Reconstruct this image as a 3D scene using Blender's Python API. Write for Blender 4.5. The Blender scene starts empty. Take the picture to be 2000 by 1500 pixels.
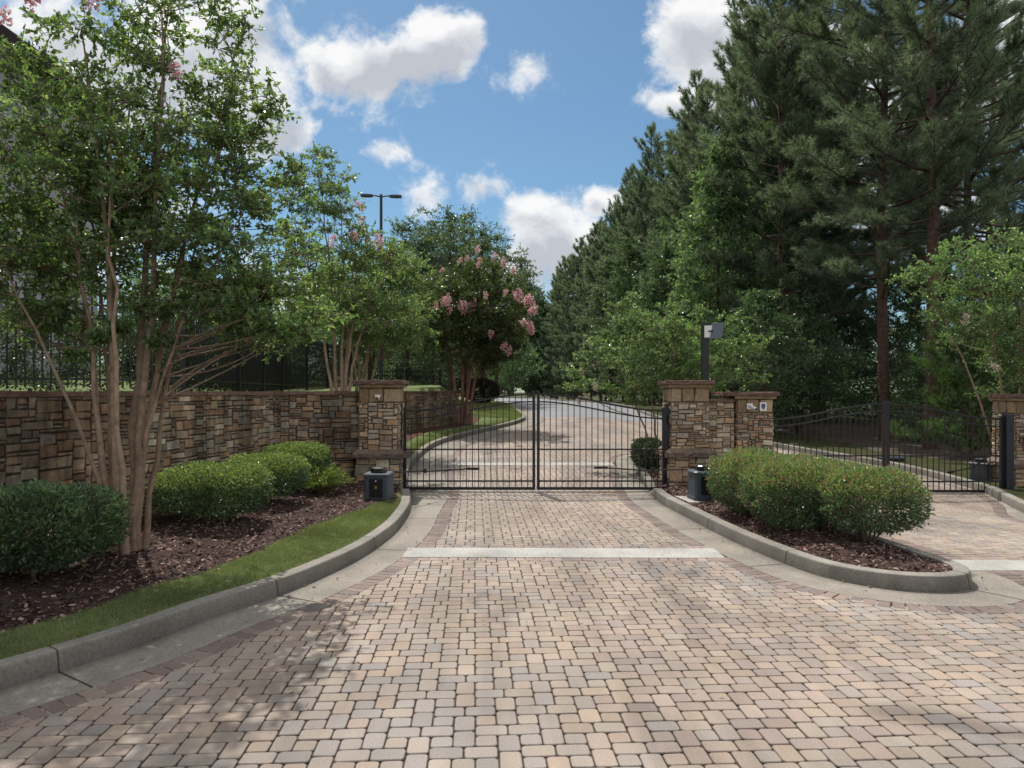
import bpy, math, random
import numpy as np
from mathutils import Vector

C = bpy.context.scene.collection
PI = math.pi
R = math.radians
rng = np.random.default_rng(7)

# ---------------------------------------------------------------- geometry helpers
class G:
    def __init__(s): s.v=[]; s.f={}; s.c=[]; s.n=0
    def add(s, V, F, col=(0.5,0.5,0.5)):
        V=np.asarray(V,dtype=np.float64).reshape(-1,3); F=np.asarray(F,dtype=np.int64)
        if len(V)==0: return
        col=np.asarray(col,dtype=np.float64)
        if col.ndim==1: col=np.repeat(col[None,:],len(V),0)
        s.v.append(V); s.c.append(col); s.f.setdefault(F.shape[1],[]).append(F+s.n); s.n+=len(V)
    def box(s, lo, hi, col=(0.5,0.5,0.5), rz=0.0, about=None, taper=0.0):
        x0,y0,z0=lo; x1,y1,z1=hi; t=taper
        V=np.array([[x0,y0,z0],[x1,y0,z0],[x1,y1,z0],[x0,y1,z0],[x0+t,y0+t,z1],[x1-t,y0+t,z1],[x1-t,y1-t,z1],[x0+t,y1-t,z1]],float)
        if rz:
            a=np.array(about if about is not None else [(x0+x1)/2,(y0+y1)/2,0.0]); c,sn=math.cos(rz),math.sin(rz)
            W=V-a; V=np.stack([W[:,0]*c-W[:,1]*sn,W[:,0]*sn+W[:,1]*c,W[:,2]],1)+a
        s.add(V,[[0,3,2,1],[4,5,6,7],[0,1,5,4],[1,2,6,5],[2,3,7,6],[3,0,4,7]],col)
    def tube(s, P, rad, sides=6, col=(0.5,0.5,0.5), cap=True):
        P=np.asarray(P,float); n=len(P); rad=np.broadcast_to(np.asarray(rad,float),(n,))
        T=np.gradient(P,axis=0); T/=np.linalg.norm(T,axis=1)[:,None]+1e-9
        ref=np.array([0,0,1.0]) if abs(T[0,2])<0.9 else np.array([1.0,0,0])
        A=np.cross(T,ref); A/=np.linalg.norm(A,axis=1)[:,None]+1e-9; B=np.cross(T,A)
        a=np.arange(sides)*2*PI/sides
        V=P[:,None,:]+rad[:,None,None]*(np.cos(a)[None,:,None]*A[:,None,:]+np.sin(a)[None,:,None]*B[:,None,:])
        V=V.reshape(-1,3); i=np.arange(n-1)[:,None]*sides; j=np.arange(sides)[None,:]; k=(j+1)%sides
        F=np.stack([(i+j),(i+k),(i+sides+k),(i+sides+j)],-1).reshape(-1,4)
        s.add(V,F,col)
        if cap:
            s.add(V[:sides],[list(range(sides))],col); s.add(V[-sides:],[list(range(sides))[::-1]],col)
    def build(s, name, mat, parent=None, smooth=False):
        me=bpy.data.meshes.new(name)
        if s.n:
            V=np.concatenate(s.v); cc=np.concatenate(s.c)
            loops=[];starts=[];tot=0;sizes=[]
            for k,fl in s.f.items():
                F=np.concatenate(fl); m=len(F); loops.append(F.ravel()); starts.append(tot+np.arange(m)*k); tot+=m*k
            L=np.concatenate(loops).astype(np.int32); S=np.concatenate(starts).astype(np.int32)
            me.vertices.add(len(V)); me.vertices.foreach_set('co',V.astype(np.float32).ravel())
            me.loops.add(len(L)); me.loops.foreach_set('vertex_index',L)
            me.polygons.add(len(S)); me.polygons.foreach_set('loop_start',S)
            me.polygons.foreach_set('use_smooth',np.full(len(S),bool(smooth)))
            at=me.color_attributes.new('Col','FLOAT_COLOR','POINT')
            at.data.foreach_set('color',np.concatenate([cc,np.ones((len(cc),1))],1).astype(np.float32).ravel())
            me.update(); me.validate()
        me.materials.append(mat)
        o=bpy.data.objects.new(name,me); C.objects.link(o)
        if parent is not None: o.parent=parent
        return o

def thing(name,label,cat,group=None,loc=(0,0,0),rz=0):
    o=bpy.data.objects.new(name,None); C.objects.link(o); o.location=loc; o.rotation_euler=(0,0,rz)
    o.empty_display_size=0.3; o['label']=label; o['category']=cat
    if group: o['group']=group
    return o
def tag(o,label,cat,group=None,kind=None):
    o['label']=label; o['category']=cat
    if group: o['group']=group
    if kind: o['kind']=kind
    return o
def struct(o,label=None):
    o['kind']='structure'
    if label: o['label']=label
    return o
def dup(root,loc,rz=0,label=None,group=None,scale=1.0):
    r=root.copy(); C.objects.link(r); r.location=loc; r.rotation_euler=(0,0,rz)
    r.scale=(scale,scale,scale) if np.isscalar(scale) else scale
    if label: r['label']=label
    if group: r['group']=group
    for ch in list(root.children):
        c=ch.copy(); C.objects.link(c); c.parent=r
        for g in list(ch.children):
            d=g.copy(); C.objects.link(d); d.parent=c
    return r

def smooth_poly(P, step=0.15):
    P=np.asarray(P,float); n=len(P); Q=np.vstack([2*P[0]-P[1],P,2*P[-1]-P[-2]]); out=[]
    for i in range(1,n):
        p0,p1,p2,p3=Q[i-1],Q[i],Q[i+1],Q[i+2]
        m=max(2,int(np.linalg.norm(p2-p1)/step)); t=np.linspace(0,1,m,endpoint=False)[:,None]
        out.append(0.5*((2*p1)+(-p0+p2)*t+(2*p0-5*p1+4*p2-p3)*t*t+(-p0+3*p1-3*p2+p3)*t**3))
    out.append(P[-1:]); return np.vstack(out)
def normals2(P, closed=False):
    if closed:
        T=np.roll(P,-1,0)-np.roll(P,1,0)
    else: T=np.gradient(P,axis=0)
    T/=np.linalg.norm(T,axis=1)[:,None]+1e-9
    return np.stack([-T[:,1],T[:,0]],1)       # left of travel
def ss(t): t=np.clip(t,0,1); return t*t*(3-2*t)

def inside(pts, poly):
    x,y=pts[:,0],pts[:,1]; r=np.zeros(len(pts),bool); n=len(poly); j=n-1
    for i in range(n):
        xi,yi=poly[i]; xj,yj=poly[j]
        if yi!=yj:
            c=((yi>y)!=(yj>y))&(x<(xj-xi)*(y-yi)/(yj-yi)+xi); r^=c
        j=i
    return r

def softplus(x,k=0.8): return np.log1p(np.exp(np.clip(x/k,-40,40)))*k
def ground(x,y):
    """height of the paving"""
    x=np.asarray(x,float); y=np.asarray(y,float)
    yy=np.minimum(y,95)+np.clip(y-95,0,60)*0.15
    return 0.03*softplus(yy-13.5)-0.2*ss((x-3.8)/2)*ss((y-7.5)/5)

# ---------------------------------------------------------------- materials
def nodes_mat(name):
    m=bpy.data.materials.new(name); m.use_nodes=True; nt=m.node_tree; b=nt.nodes['Principled BSDF']; return m,nt,b
def noise(nt,scale,detail=5,rough=0.55,vec=None,dist=0):
    n=nt.nodes.new('ShaderNodeTexNoise'); n.inputs['Scale'].default_value=scale; n.inputs['Detail'].default_value=detail
    n.inputs['Roughness'].default_value=rough; n.inputs['Distortion'].default_value=dist
    if vec is not None: nt.links.new(vec,n.inputs['Vector'])
    return n
def objco(nt,scale=(1,1,1)):
    t=nt.nodes.new('ShaderNodeTexCoord'); mp=nt.nodes.new('ShaderNodeMapping'); mp.inputs['Scale'].default_value=scale
    nt.links.new(t.outputs['Object'],mp.inputs['Vector']); return mp.outputs['Vector']
def ramp(nt,fac,stops):
    r=nt.nodes.new('ShaderNodeValToRGB'); e=r.color_ramp.elements
    while len(e)<len(stops): e.new(0.5)
    for i,(p,c) in enumerate(stops):
        e[i].position=p; e[i].color=(c,c,c,1) if np.isscalar(c) else (*c,1)
    nt.links.new(fac,r.inputs['Fac']); return r.outputs['Color']
def mix(nt,a,b,fac,mode='MIX'):
    m=nt.nodes.new('ShaderNodeMix'); m.data_type='RGBA'; m.blend_type=mode
    for s,x in ((m.inputs[6],a),(m.inputs[7],b),(m.inputs[0],fac)):
        if hasattr(x,'is_linked') or hasattr(x,'links'): nt.links.new(x,s)
        else: s.default_value=x if np.isscalar(x) else (*x,1)
    return m.outputs[2]
def colattr(nt):
    a=nt.nodes.new('ShaderNodeAttribute'); a.attribute_name='Col'; return a.outputs['Color']
def bump(nt,b,h,strength=0.3,dist=0.01):
    n=nt.nodes.new('ShaderNodeBump'); n.inputs['Strength'].default_value=strength; n.inputs['Distance'].default_value=dist
    nt.links.new(h,n.inputs['Height']); nt.links.new(n.outputs['Normal'],b.inputs['Normal'])

def mat_col(name, rough=0.8, nscale=20, lo=0.75, hi=1.2, bstr=0.0, bscale=60, spec=0.4, big=None, stain=None, dist=0.01, track=False):
    """colour attribute multiplied by noise"""
    m,nt,b=nodes_mat(name); v=objco(nt); c=colattr(nt)
    n=noise(nt,nscale,6,0.6,v); r=ramp(nt,n.outputs['Fac'],[(0.25,lo),(0.75,hi)])
    c=mix(nt,c,r,1.0,'MULTIPLY')
    if big:
        n2=noise(nt,big,4,0.6,v); r2=ramp(nt,n2.outputs['Fac'],[(0.3,0.72),(0.62,1.12)]); c=mix(nt,c,r2,1.0,'MULTIPLY')
    if stain:
        v2=objco(nt,(1.6,1.6,0.22)); n3=noise(nt,1.6,5,0.65,v2); r3=ramp(nt,n3.outputs['Fac'],[(0.40,1.0),(0.60,stain)]); c=mix(nt,c,r3,1.0,'MULTIPLY')
    if track:
        v4=objco(nt,(1.9,0.22,1)); n4=noise(nt,1.0,4,0.6,v4); r4=ramp(nt,n4.outputs['Fac'],[(0.36,0.80),(0.56,1.05)]); c=mix(nt,c,r4,1.0,'MULTIPLY')
        n5=noise(nt,0.9,2,0.5,v,0.6); r5=ramp(nt,n5.outputs['Fac'],[(0.26,0.62),(0.34,1.0)]); c=mix(nt,c,r5,1.0,'MULTIPLY')
    nt.links.new(c,b.inputs['Base Color']); b.inputs['Roughness'].default_value=rough; b.inputs['Specular IOR Level'].default_value=spec
    if bstr: bump(nt,b,noise(nt,bscale,6,0.7,v).outputs['Fac'],bstr,dist)
    return m
def mat_leaf(name, trans=0.35, rough=0.42, spec=0.5, tint=(1.1,1.25,0.55)):
    m,nt,b=nodes_mat(name); c=colattr(nt); nt.links.new(c,b.inputs['Base Color'])
    b.inputs['Roughness'].default_value=rough; b.inputs['Specular IOR Level'].default_value=spec
    t=nt.nodes.new('ShaderNodeBsdfTranslucent'); tc=mix(nt,c,tint,1.0,'MULTIPLY'); nt.links.new(tc,t.inputs['Color'])
    ms=nt.nodes.new('ShaderNodeMixShader'); ms.inputs[0].default_value=trans
    nt.links.new(b.outputs[0],ms.inputs[1]); nt.links.new(t.outputs[0],ms.inputs[2])
    nt.links.new(ms.outputs[0],nt.nodes['Material Output'].inputs['Surface']); return m
def mat_flat(name,col,rough=0.5,metal=0.0,spec=0.5,var=0.15,bstr=0.0,bscale=80):
    m,nt,b=nodes_mat(name); v=objco(nt); n=noise(nt,12,5,0.6,v)
    a=tuple(x*(1-var) for x in col); d=tuple(min(1,x*(1+var)) for x in col)
    nt.links.new(mix(nt,a,d,n.outputs['Fac']),b.inputs['Base Color'])
    b.inputs['Roughness'].default_value=rough; b.inputs['Metallic'].default_value=metal; b.inputs['Specular IOR Level'].default_value=spec
    if bstr: bump(nt,b,noise(nt,bscale,5,0.6,v).outputs['Fac'],bstr,0.005)
    return m

M={}
M['stone']=mat_col('stone_masonry',0.85,14,0.62,1.3,0.5,45,0.25,big=2.2)
M['stone_stained']=mat_col('stained_stone_masonry',0.85,11,0.62,1.4,0.6,45,0.25,big=1.5,stain=0.42)
M['paver']=mat_col('concrete_pavers',0.8,90,0.78,1.2,0.35,260,0.3,big=0.5,stain=None,dist=0.004,track=True)
M['concrete']=mat_col('kerb_concrete',0.9,45,0.66,1.22,0.5,170,0.2,big=1.1,stain=None,dist=0.006)
M['leaf']=mat_leaf('broad_leaves',0.52,0.33,0.6,(1.35,1.35,0.6))
M['leaf_dark']=mat_leaf('less_translucent_leaves',0.40,0.35,0.6,(1.3,1.35,0.6))  # lower translucency than the other broad leaf material
M['needle']=mat_leaf('pine_needles',0.35,0.5,0.4,(1.2,1.25,0.65))
M['petal']=mat_leaf('crepe_petals',0.4,0.7,0.2,(1.1,1,1))
M['grassblade']=mat_leaf('grass_blades',0.3,0.6,0.2,(1.1,1.2,0.5))
M['bark']=mat_col('smooth_crepe_bark',0.8,16,0.62,1.3,0.4,35,0.25,big=4.5)
M['pinebark']=mat_col('rough_pine_bark',0.95,9,0.45,1.5,1.0,16,0.15,dist=0.05)
M['chips']=mat_col('bark_mulch',0.95,40,0.6,1.4,0.8,90,0.1)
M['soil']=mat_col('mulch_bed',0.97,30,0.35,1.6,1.0,70,0.1,dist=0.03)
M['iron']=mat_flat('black_painted_iron',(0.010,0.009,0.011),0.42,0.0,0.5,0.3)
M['post']=mat_flat('dark_painted_steel_post',(0.02,0.022,0.032),0.4,0.0,0.5,0.3)
M['operator']=mat_flat('slate_grey_plastic',(0.055,0.068,0.082),0.5,0,0.45,0.15)
M['black']=mat_flat('black_plastic',(0.008,0.008,0.010),0.35,0,0.5,0.2)
M['white']=mat_flat('white_enamel',(0.72,0.72,0.70),0.4,0,0.5,0.06)
M['lens']=mat_flat('dark_glass_lens',(0.02,0.02,0.03),0.1,0,0.8,0.1)
M['gold']=mat_flat('gold_print',(0.35,0.22,0.06),0.5,0,0.5,0.1)
M['blue']=mat_flat('blue_print',(0.03,0.06,0.16),0.5,0,0.4,0.1)
M['greyplate']=mat_flat('grey_floodlight_metal',(0.11,0.12,0.16),0.45,0.3,0.5,0.1)
M['render']=mat_flat('lavender_grey_render',(0.42,0.41,0.46),0.9,0,0.2,0.06,0.1,40)
M['roof']=mat_flat('dark_brown_roof',(0.055,0.04,0.045),0.8,0,0.2,0.3)
M['glass']=mat_flat('window_glass',(0.03,0.04,0.05),0.08,0,0.8,0.1)
M['iron_rust']=mat_flat('weathered_iron_bar',(0.018,0.010,0.009),0.5,0,0.4,0.4)

def mat_grass(name,a,b2,c3):
    m,nt,b=nodes_mat(name); v=objco(nt); n=noise(nt,1.3,6,0.7,v); n2=noise(nt,55,4,0.7,v)
    c=ramp(nt,n.outputs['Fac'],[(0.3,a),(0.55,b2),(0.72,c3)]); r=ramp(nt,n2.outputs['Fac'],[(0.3,0.6),(0.7,1.35)])
    nt.links.new(mix(nt,c,r,1.0,'MULTIPLY'),b.inputs['Base Color']); b.inputs['Roughness'].default_value=0.95; b.inputs['Specular IOR Level'].default_value=0.1
    bump(nt,b,n2.outputs['Fac'],0.8,0.03); return m
M['lawn']=mat_grass('lawn_turf',(0.11,0.155,0.055),(0.15,0.19,0.075),(0.22,0.22,0.12))
M['forestfloor']=mat_grass('pine_straw_floor',(0.03,0.045,0.015),(0.055,0.06,0.024),(0.10,0.075,0.045))
def mat_asphalt():
    m,nt,b=nodes_mat('sun_bleached_asphalt'); v=objco(nt); n=noise(nt,120,3,0.7,v); n2=noise(nt,0.5,5,0.6,v)
    c=ramp(nt,n.outputs['Fac'],[(0.3,(0.15,0.155,0.165)),(0.7,(0.25,0.255,0.27))]); r=ramp(nt,n2.outputs['Fac'],[(0.3,0.85),(0.7,1.15)])
    nt.links.new(mix(nt,c,r,1.0,'MULTIPLY'),b.inputs['Base Color']); b.inputs['Roughness'].default_value=0.9; return m
M['asphalt']=mat_asphalt()

# ---------------------------------------------------------------- camera, light, sky
cam=bpy.data.cameras.new('camera'); co=bpy.data.objects.new('camera',cam); C.objects.link(co)
cam.sensor_width=36; cam.lens=25.2; cam.shift_y=0.0075; cam.clip_end=3000; cam.clip_start=0.05
co.location=(0,0,1.84); co.rotation_euler=(R(90),0,0); bpy.context.scene.camera=co
SUN_AZ=(-0.33,0.944); SUN_EL=R(57)
sd=Vector((SUN_AZ[0]*math.cos(SUN_EL),SUN_AZ[1]*math.cos(SUN_EL),math.sin(SUN_EL)))
sl=bpy.data.lights.new('sun','SUN'); sl.energy=4.8; sl.angle=R(0.55); sl.color=(1.0,0.955,0.89)
so=bpy.data.objects.new('sun',sl); C.objects.link(so); so.rotation_euler=sd.to_track_quat('Z','Y').to_euler()

def build_world():
    w=bpy.data.worlds.new('World'); bpy.context.scene.world=w; w.use_nodes=True; nt=w.node_tree; N=nt.nodes; L=nt.links
    bg=N['Background']; sky=N.new('ShaderNodeTexSky'); sky.sky_type='NISHITA'; sky.sun_disc=False
    sky.sun_elevation=SUN_EL; sky.sun_rotation=math.atan2(SUN_AZ[0],SUN_AZ[1]); sky.air_density=1.0; sky.dust_density=0.6; sky.ozone_density=1.6
    tc=N.new('ShaderNodeTexCoord'); sp=N.new('ShaderNodeSeparateXYZ'); L.new(tc.outputs['Generated'],sp.inputs[0])
    def mth(op,a,b=None,c=None,clamp=False):
        n=N.new('ShaderNodeMath'); n.operation=op; n.use_clamp=clamp
        for i,x in enumerate((a,b,c)):
            if x is None: continue
            if hasattr(x,'links'): L.new(x,n.inputs[i])
            else: n.inputs[i].default_value=x
        return n.outputs[0]
    y=mth('MAXIMUM',mth('ABSOLUTE',sp.outputs[1]),0.15); u=mth('DIVIDE',sp.outputs[0],y); v=mth('DIVIDE',sp.outputs[2],y)
    cb=N.new('ShaderNodeCombineXYZ'); L.new(u,cb.inputs[0]); L.new(v,cb.inputs[1]); uv=cb.outputs[0]
    # warp
    wn=noise(nt,5.0,6,0.6,uv); ws=N.new('ShaderNodeVectorMath'); ws.operation='SUBTRACT'; L.new(wn.outputs['Color'],ws.inputs[0]); ws.inputs[1].default_value=(.5,.5,.5)
    wm=N.new('ShaderNodeVectorMath'); wm.operation='MULTIPLY'; L.new(ws.outputs[0],wm.inputs[0]); wm.inputs[1].default_value=(.13,.13,0)
    wa=N.new('ShaderNodeVectorMath'); wa.operation='ADD'; L.new(uv,wa.inputs[0]); L.new(wm.outputs[0],wa.inputs[1]); wuv=wa.outputs[0]
    blobs=[(765,120,165,92,1.25),(850,95,110,95,1.2),(655,120,90,70,1.0),(650,195,110,40,.5),(910,85,60,70,1.0),(1030,140,75,60,.5),(960,150,90,40,.25),
           (440,60,180,140,1.2),(490,200,130,120,1.1),(530,250,110,80,1.1),(300,120,180,180,1.3),(120,70,200,110,1.0),(230,430,190,120,.9),(580,690,110,130,.9),(540,560,120,80,.7),(600,60,120,50,.3),
           (1380,50,130,130,1.2),(1420,150,100,100,1.1),(1330,195,85,45,1.0),(1065,430,100,80,1.4),(1110,490,95,95,1.4),(1040,510,80,80,1.2),(1170,400,50,40,.9),
           (733,290,55,38,.55),(826,378,52,55,.6),(943,358,60,55,.6),(720,220,90,40,.25),(1990,120,190,200,1.2),(1750,330,220,190,1.2),(1620,150,120,120,1.1),(2500,300,300,160,1.2),(-500,300,300,160,1.2)]
    M1=None; S=None
    for (px,py,rx,ry,amp) in blobs:
        cx,cy=(px-1000)/1400,(765-py)/1400; rx/=1400; ry/=1400
        a=N.new('ShaderNodeVectorMath'); a.operation='SUBTRACT'; L.new(wuv,a.inputs[0]); a.inputs[1].default_value=(cx,cy,0)
        b=N.new('ShaderNodeVectorMath'); b.operation='MULTIPLY'; L.new(a.outputs[0],b.inputs[0]); b.inputs[1].default_value=(1/rx,1/ry,0)
        ln=N.new('ShaderNodeVectorMath'); ln.operation='LENGTH'; L.new(b.outputs[0],ln.inputs[0])
        g=mth('MULTIPLY',mth('SUBTRACT',1.0,ln.outputs['Value']),amp) if amp>0.99 else mth('SUBTRACT',mth('MULTIPLY',mth('SUBTRACT',1.0,ln.outputs['Value']),amp),0.18*(1-amp))
        M1=g if M1 is None else mth('MAXIMUM',M1,g)
        sy=N.new('ShaderNodeSeparateXYZ'); L.new(b.outputs[0],sy.inputs[0])
        t=mth('MULTIPLY',mth('MAXIMUM',g,0.0),mth('MULTIPLY',sy.outputs[1],1.0))
        S=t if S is None else mth('ADD',S,t)
    n1=noise(nt,11.0,10,0.64,uv,0.25)
    dens=mth('ADD',M1,mth('MULTIPLY',mth('SUBTRACT',n1.outputs['Fac'],0.5),2.5))
    dn=N.new('ShaderNodeMapRange'); dn.interpolation_type='SMOOTHSTEP'; L.new(dens,dn.inputs[0]); dn.inputs[1].default_value=-0.05; dn.inputs[2].default_value=0.62
    n2=noise(nt,11.0,7,0.6,wuv)
    sh=mth('ADD',mth('MULTIPLY',S,1.1),mth('MULTIPLY',mth('SUBTRACT',n2.outputs['Fac'],0.5),1.6)); sh=mth('ADD',sh,mth('MULTIPLY',M1,-0.55)); sh=mth('ADD',sh,0.68,clamp=True)
    cc=ramp(nt,sh,[(0.0,(0.56,0.59,0.65)),(0.35,(0.80,0.82,0.86)),(0.65,(1.0,1.0,1.0))])
    # bring the physical sky to display range, then lay the clouds over it
    sk=mix(nt,sky.outputs[0],(SKYM[0],SKYM[1],SKYM[2]),1.0,'MULTIPLY')
    cs=N.new('ShaderNodeVectorMath'); cs.operation='SCALE'; L.new(cc,cs.inputs[0]); cs.inputs['Scale'].default_value=0.96/0.1
    out=mix(nt,sk,cs.outputs[0],dn.outputs[0])
    # unseen broken cloud added overhead, behind and aside to lift the ambient light
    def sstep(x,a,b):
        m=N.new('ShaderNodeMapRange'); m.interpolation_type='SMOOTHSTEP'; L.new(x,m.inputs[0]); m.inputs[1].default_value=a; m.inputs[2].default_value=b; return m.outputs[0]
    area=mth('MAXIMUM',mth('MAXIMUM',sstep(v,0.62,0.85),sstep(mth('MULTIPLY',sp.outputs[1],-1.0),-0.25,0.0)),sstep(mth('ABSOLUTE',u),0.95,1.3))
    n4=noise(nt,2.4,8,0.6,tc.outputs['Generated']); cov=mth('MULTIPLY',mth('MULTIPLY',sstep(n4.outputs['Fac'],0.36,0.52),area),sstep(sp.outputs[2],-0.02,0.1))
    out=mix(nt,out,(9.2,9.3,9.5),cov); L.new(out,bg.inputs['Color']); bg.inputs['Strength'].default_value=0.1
SKYM=(0.68,0.90,0.96)
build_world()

# ---------------------------------------------------------------- plan of the drive
KL=smooth_poly([(-5.6,1.6),(-4.6,2.5),(-3.8,3.5),(-3.145,4.4),(-2.73,5.07),(-2.415,5.83),(-2.02,6.62),(-1.67,7.81),(-1.52,9.0),(-1.50,9.9),(-1.55,11.0),(-1.68,12.0),(-1.85,13.0),(-2.05,14.2),(-2.25,15.8),(-2.32,17.5),(-2.23,21.0),(-1.54,24.2),(-0.2,28.4),(0.5,31.4),(0.62,34),(0.4,38),(-.2,46),(-1.2,57),(-3,70),(-7,85),(-15,100),(-28,114)])
KI=smooth_poly([(2.95,17.5),(2.8,16),(2.6,14.5),(2.5,13.2),(2.44,12.3),(2.44,11.5),(2.51,10.73),(2.62,9.5),(2.75,8.42),(2.97,7.35),(3.2,6.9),(3.56,6.62),(3.96,6.55),(4.25,6.65),(4.42,6.9),(4.45,7.25),(4.38,7.9),(4.3,8.9),(4.35,10.5),(4.6,12),(4.9,13.2),(5.0,14.5),(4.9,16),(4.6,17.6),(4.1,18.7),(3.6,18.9),(3.15,18.4),(2.95,17.5)],0.1)[:-1]
KR=smooth_poly([(16,2),(12,5),(9.3,8),(8.35,10.2),(8.45,11.6),(9.0,13.2),(9.4,14.5),(9.5,17),(9.2,19),(8.4,22),(7.7,28),(7.3,38),(8.1,55),(8.3,67),(6.5,80),(3,91),(-5,103),(-20,116)])

def offset(P,d,closed=False): return P+normals2(P,closed)*d
def kerb_h(y,x=0.0): return 0.15-0.12*np.exp(-((y-13.12)/0.45)**4)*(np.asarray(x)<4)

def sweep(P, side, name, gut, closed=False, base=ground):
    """side=+1: bed lies left of travel; gutter goes the other way"""
    N=normals2(P,closed)*side; n=len(P); yy=P[:,1]; h=kerb_h(yy,P[:,0])
    prof=[(0.0,-0.06),(0.0,0.0),(0.022,0.88),(0.027,0.955),(0.040,0.99),(0.055,1.0),(0.155,1.0),(0.162,0.97),(0.17,-0.5)]
    rows=[]
    for o,z in prof:
        q=P+N*o; rows.append(np.column_stack([q,base(P[:,0],P[:,1])+z*h]))
    A=np.stack(rows,1); k=len(prof); m=n if closed else n-1
    i=np.arange(m)[:,None]; j=np.arange(k-1)[None,:]; i2=(i+1)%n
    F=np.stack([i*k+j,i2*k+j,i2*k+j+1,i*k+j+1],-1).reshape(-1,4)
    col=np.tile(np.array([0.255,0.235,0.205]),(n*k,1)); 
    # construction joints; face colour darker towards the foot
    s=np.concatenate([[0],np.cumsum(np.linalg.norm(np.diff(P,axis=0),axis=1))])
    jn=(np.abs((s%1.52)-0.05)<0.02)
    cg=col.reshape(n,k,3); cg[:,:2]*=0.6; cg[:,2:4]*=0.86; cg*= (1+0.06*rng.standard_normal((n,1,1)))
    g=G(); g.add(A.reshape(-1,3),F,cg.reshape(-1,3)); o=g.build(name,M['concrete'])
    struct(o)
    # thin joints cut into the kerb
    gj=G(); last=-9
    for q in range(2,n-2):
        if s[q]-last>1.9 and 3<P[q,1]<34:
            last=s[q]; t=np.array([N[q,1],-N[q,0]])*0.004; z0=float(base(P[q,0],P[q,1])); pts=[]
            for oo,z in prof[1:8]:
                off=0.0025; a=P[q]+N[q]*(oo-off); zz=z0+z*h[q]+(0.0025 if z>0.9 else 0)
                pts.append([*(a-t),zz]); pts.append([*(a+t),zz])
            gj.add(pts,[[2*e,2*e+1,2*e+3,2*e+2] for e in range(6)],(0.05,0.045,0.04))
    if gj.n: struct(gj.build(name+'_joints',M['concrete']))
    return o
def gutter(P, side, name, width, closed=False):
    N=normals2(P,closed)*side; n=len(P); w=np.asarray(width(P[:,1]) if callable(width) else np.full(n,width))
    rows=[]; ts=[0.0,0.3,0.7,1.0]
    for t in ts:
        q=P-N*(w*t)[:,None]+N*0.01*(t==0); rows.append(np.column_stack([q,ground(q[:,0],q[:,1])+0.002+0.010*(1-t)*0.6]))
    q=P-N*w[:,None]; rows.append(np.column_stack([q,ground(q[:,0],q[:,1])-0.05]))
    A=np.stack(rows,1); k=len(rows); m=n if closed else n-1
    i=np.arange(m)[:,None]; j=np.arange(k-1)[None,:]; i2=(i+1)%n
    F=np.stack([i*k+j,i2*k+j,i2*k+j+1,i*k+j+1],-1).reshape(-1,4)
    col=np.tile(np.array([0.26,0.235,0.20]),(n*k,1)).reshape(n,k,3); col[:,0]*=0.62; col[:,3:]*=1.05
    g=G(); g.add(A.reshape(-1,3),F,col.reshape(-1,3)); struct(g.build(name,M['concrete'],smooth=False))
    gj=G(); s=np.concatenate([[0],np.cumsum(np.linalg.norm(np.diff(P,axis=0),axis=1))]); last=-9
    for q in range(2,n-2):
        if s[q]-last>1.9 and 3<P[q,1]<34:
            last=s[q]; t=np.array([N[q,1],-N[q,0]])*0.005; a=P[q]; b=P[q]-N[q]*w[q]; za=float(ground(*a))+0.0125; zb=float(ground(*b))+0.0055
            gj.add([[*(a-t),za],[*(a+t),za],[*(b+t),zb],[*(b-t),zb]],[[0,1,2,3]],(0.04,0.035,0.03))
    if gj.n: struct(gj.build(name+'_joints',M['concrete']))
gwL=lambda y:0.42+0.33*ss((y-10.5)/3)
sweep(KL,+1,'left_kerb',0); gutter(KL,+1,'left_gutter',gwL)
sweep(KI,+1,'island_kerb',0,closed=True); gutter(KI,+1,'island_gutter',0.42,closed=True)
sweep(KR,-1,'right_kerb',0); gwR=lambda y:0.42-0.36*ss((y-11)/2)
gutter(KR,-1,'right_gutter',gwR)

# inner paved limits
gl=KL-normals2(KL)*gwL(KL[:,1])[:,None]; gr=KR+normals2(KR)*gwR(KR[:,1])[:,None]; gi=KI-normals2(KI,True)*0.42
cut=lambda P,y: P[P[:,1]<y]
road_poly=np.vstack([[(-7.0,0.5)],cut(gl,34.4),[(cut(gl,34.4)[-1][0],34.4),(cut(gr,34.4)[-1][0],34.4)],cut(gr,34.4)[::-1],[(16,0.5)]])
def band_y(x): return 8.2-0.012*(x-0.5)
bands=[('front_concrete_band',-1.22,2.36,7.94,8.42),('rear_concrete_band',-1.62,2.42,16.9,17.4),('lane_concrete_band',4.62,9.2,7.42,7.88)]

# sand joint sheet under the pavers
def sheet(name,x0,x1,y0,y1,nx,ny,mat,dz,hfun=ground,col=(0.5,)*3,mask=None,jit=0):
    X,Y=np.meshgrid(np.linspace(x0,x1,nx),np.linspace(y0,y1,ny)); Z=hfun(X,Y)+dz
    if jit: Z=Z+jit*rng.standard_normal(Z.shape)
    V=np.column_stack([X.ravel(),Y.ravel(),Z.ravel()]); i=np.arange(ny-1)[:,None]*nx; j=np.arange(nx-1)[None,:]
    F=np.stack([i+j,i+j+1,i+nx+j+1,i+nx+j],-1).reshape(-1,4)
    if mask is not None:
        cen=V[F].mean(1); F=F[mask(cen)]
    g=G(); g.add(V,F,col); return g.build(name,mat,smooth=True)
struct(sheet('paving_sand',-7,17,0.4,34.6,97,140,M['soil'],-0.012,col=(0.125,0.10,0.082)))

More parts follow.
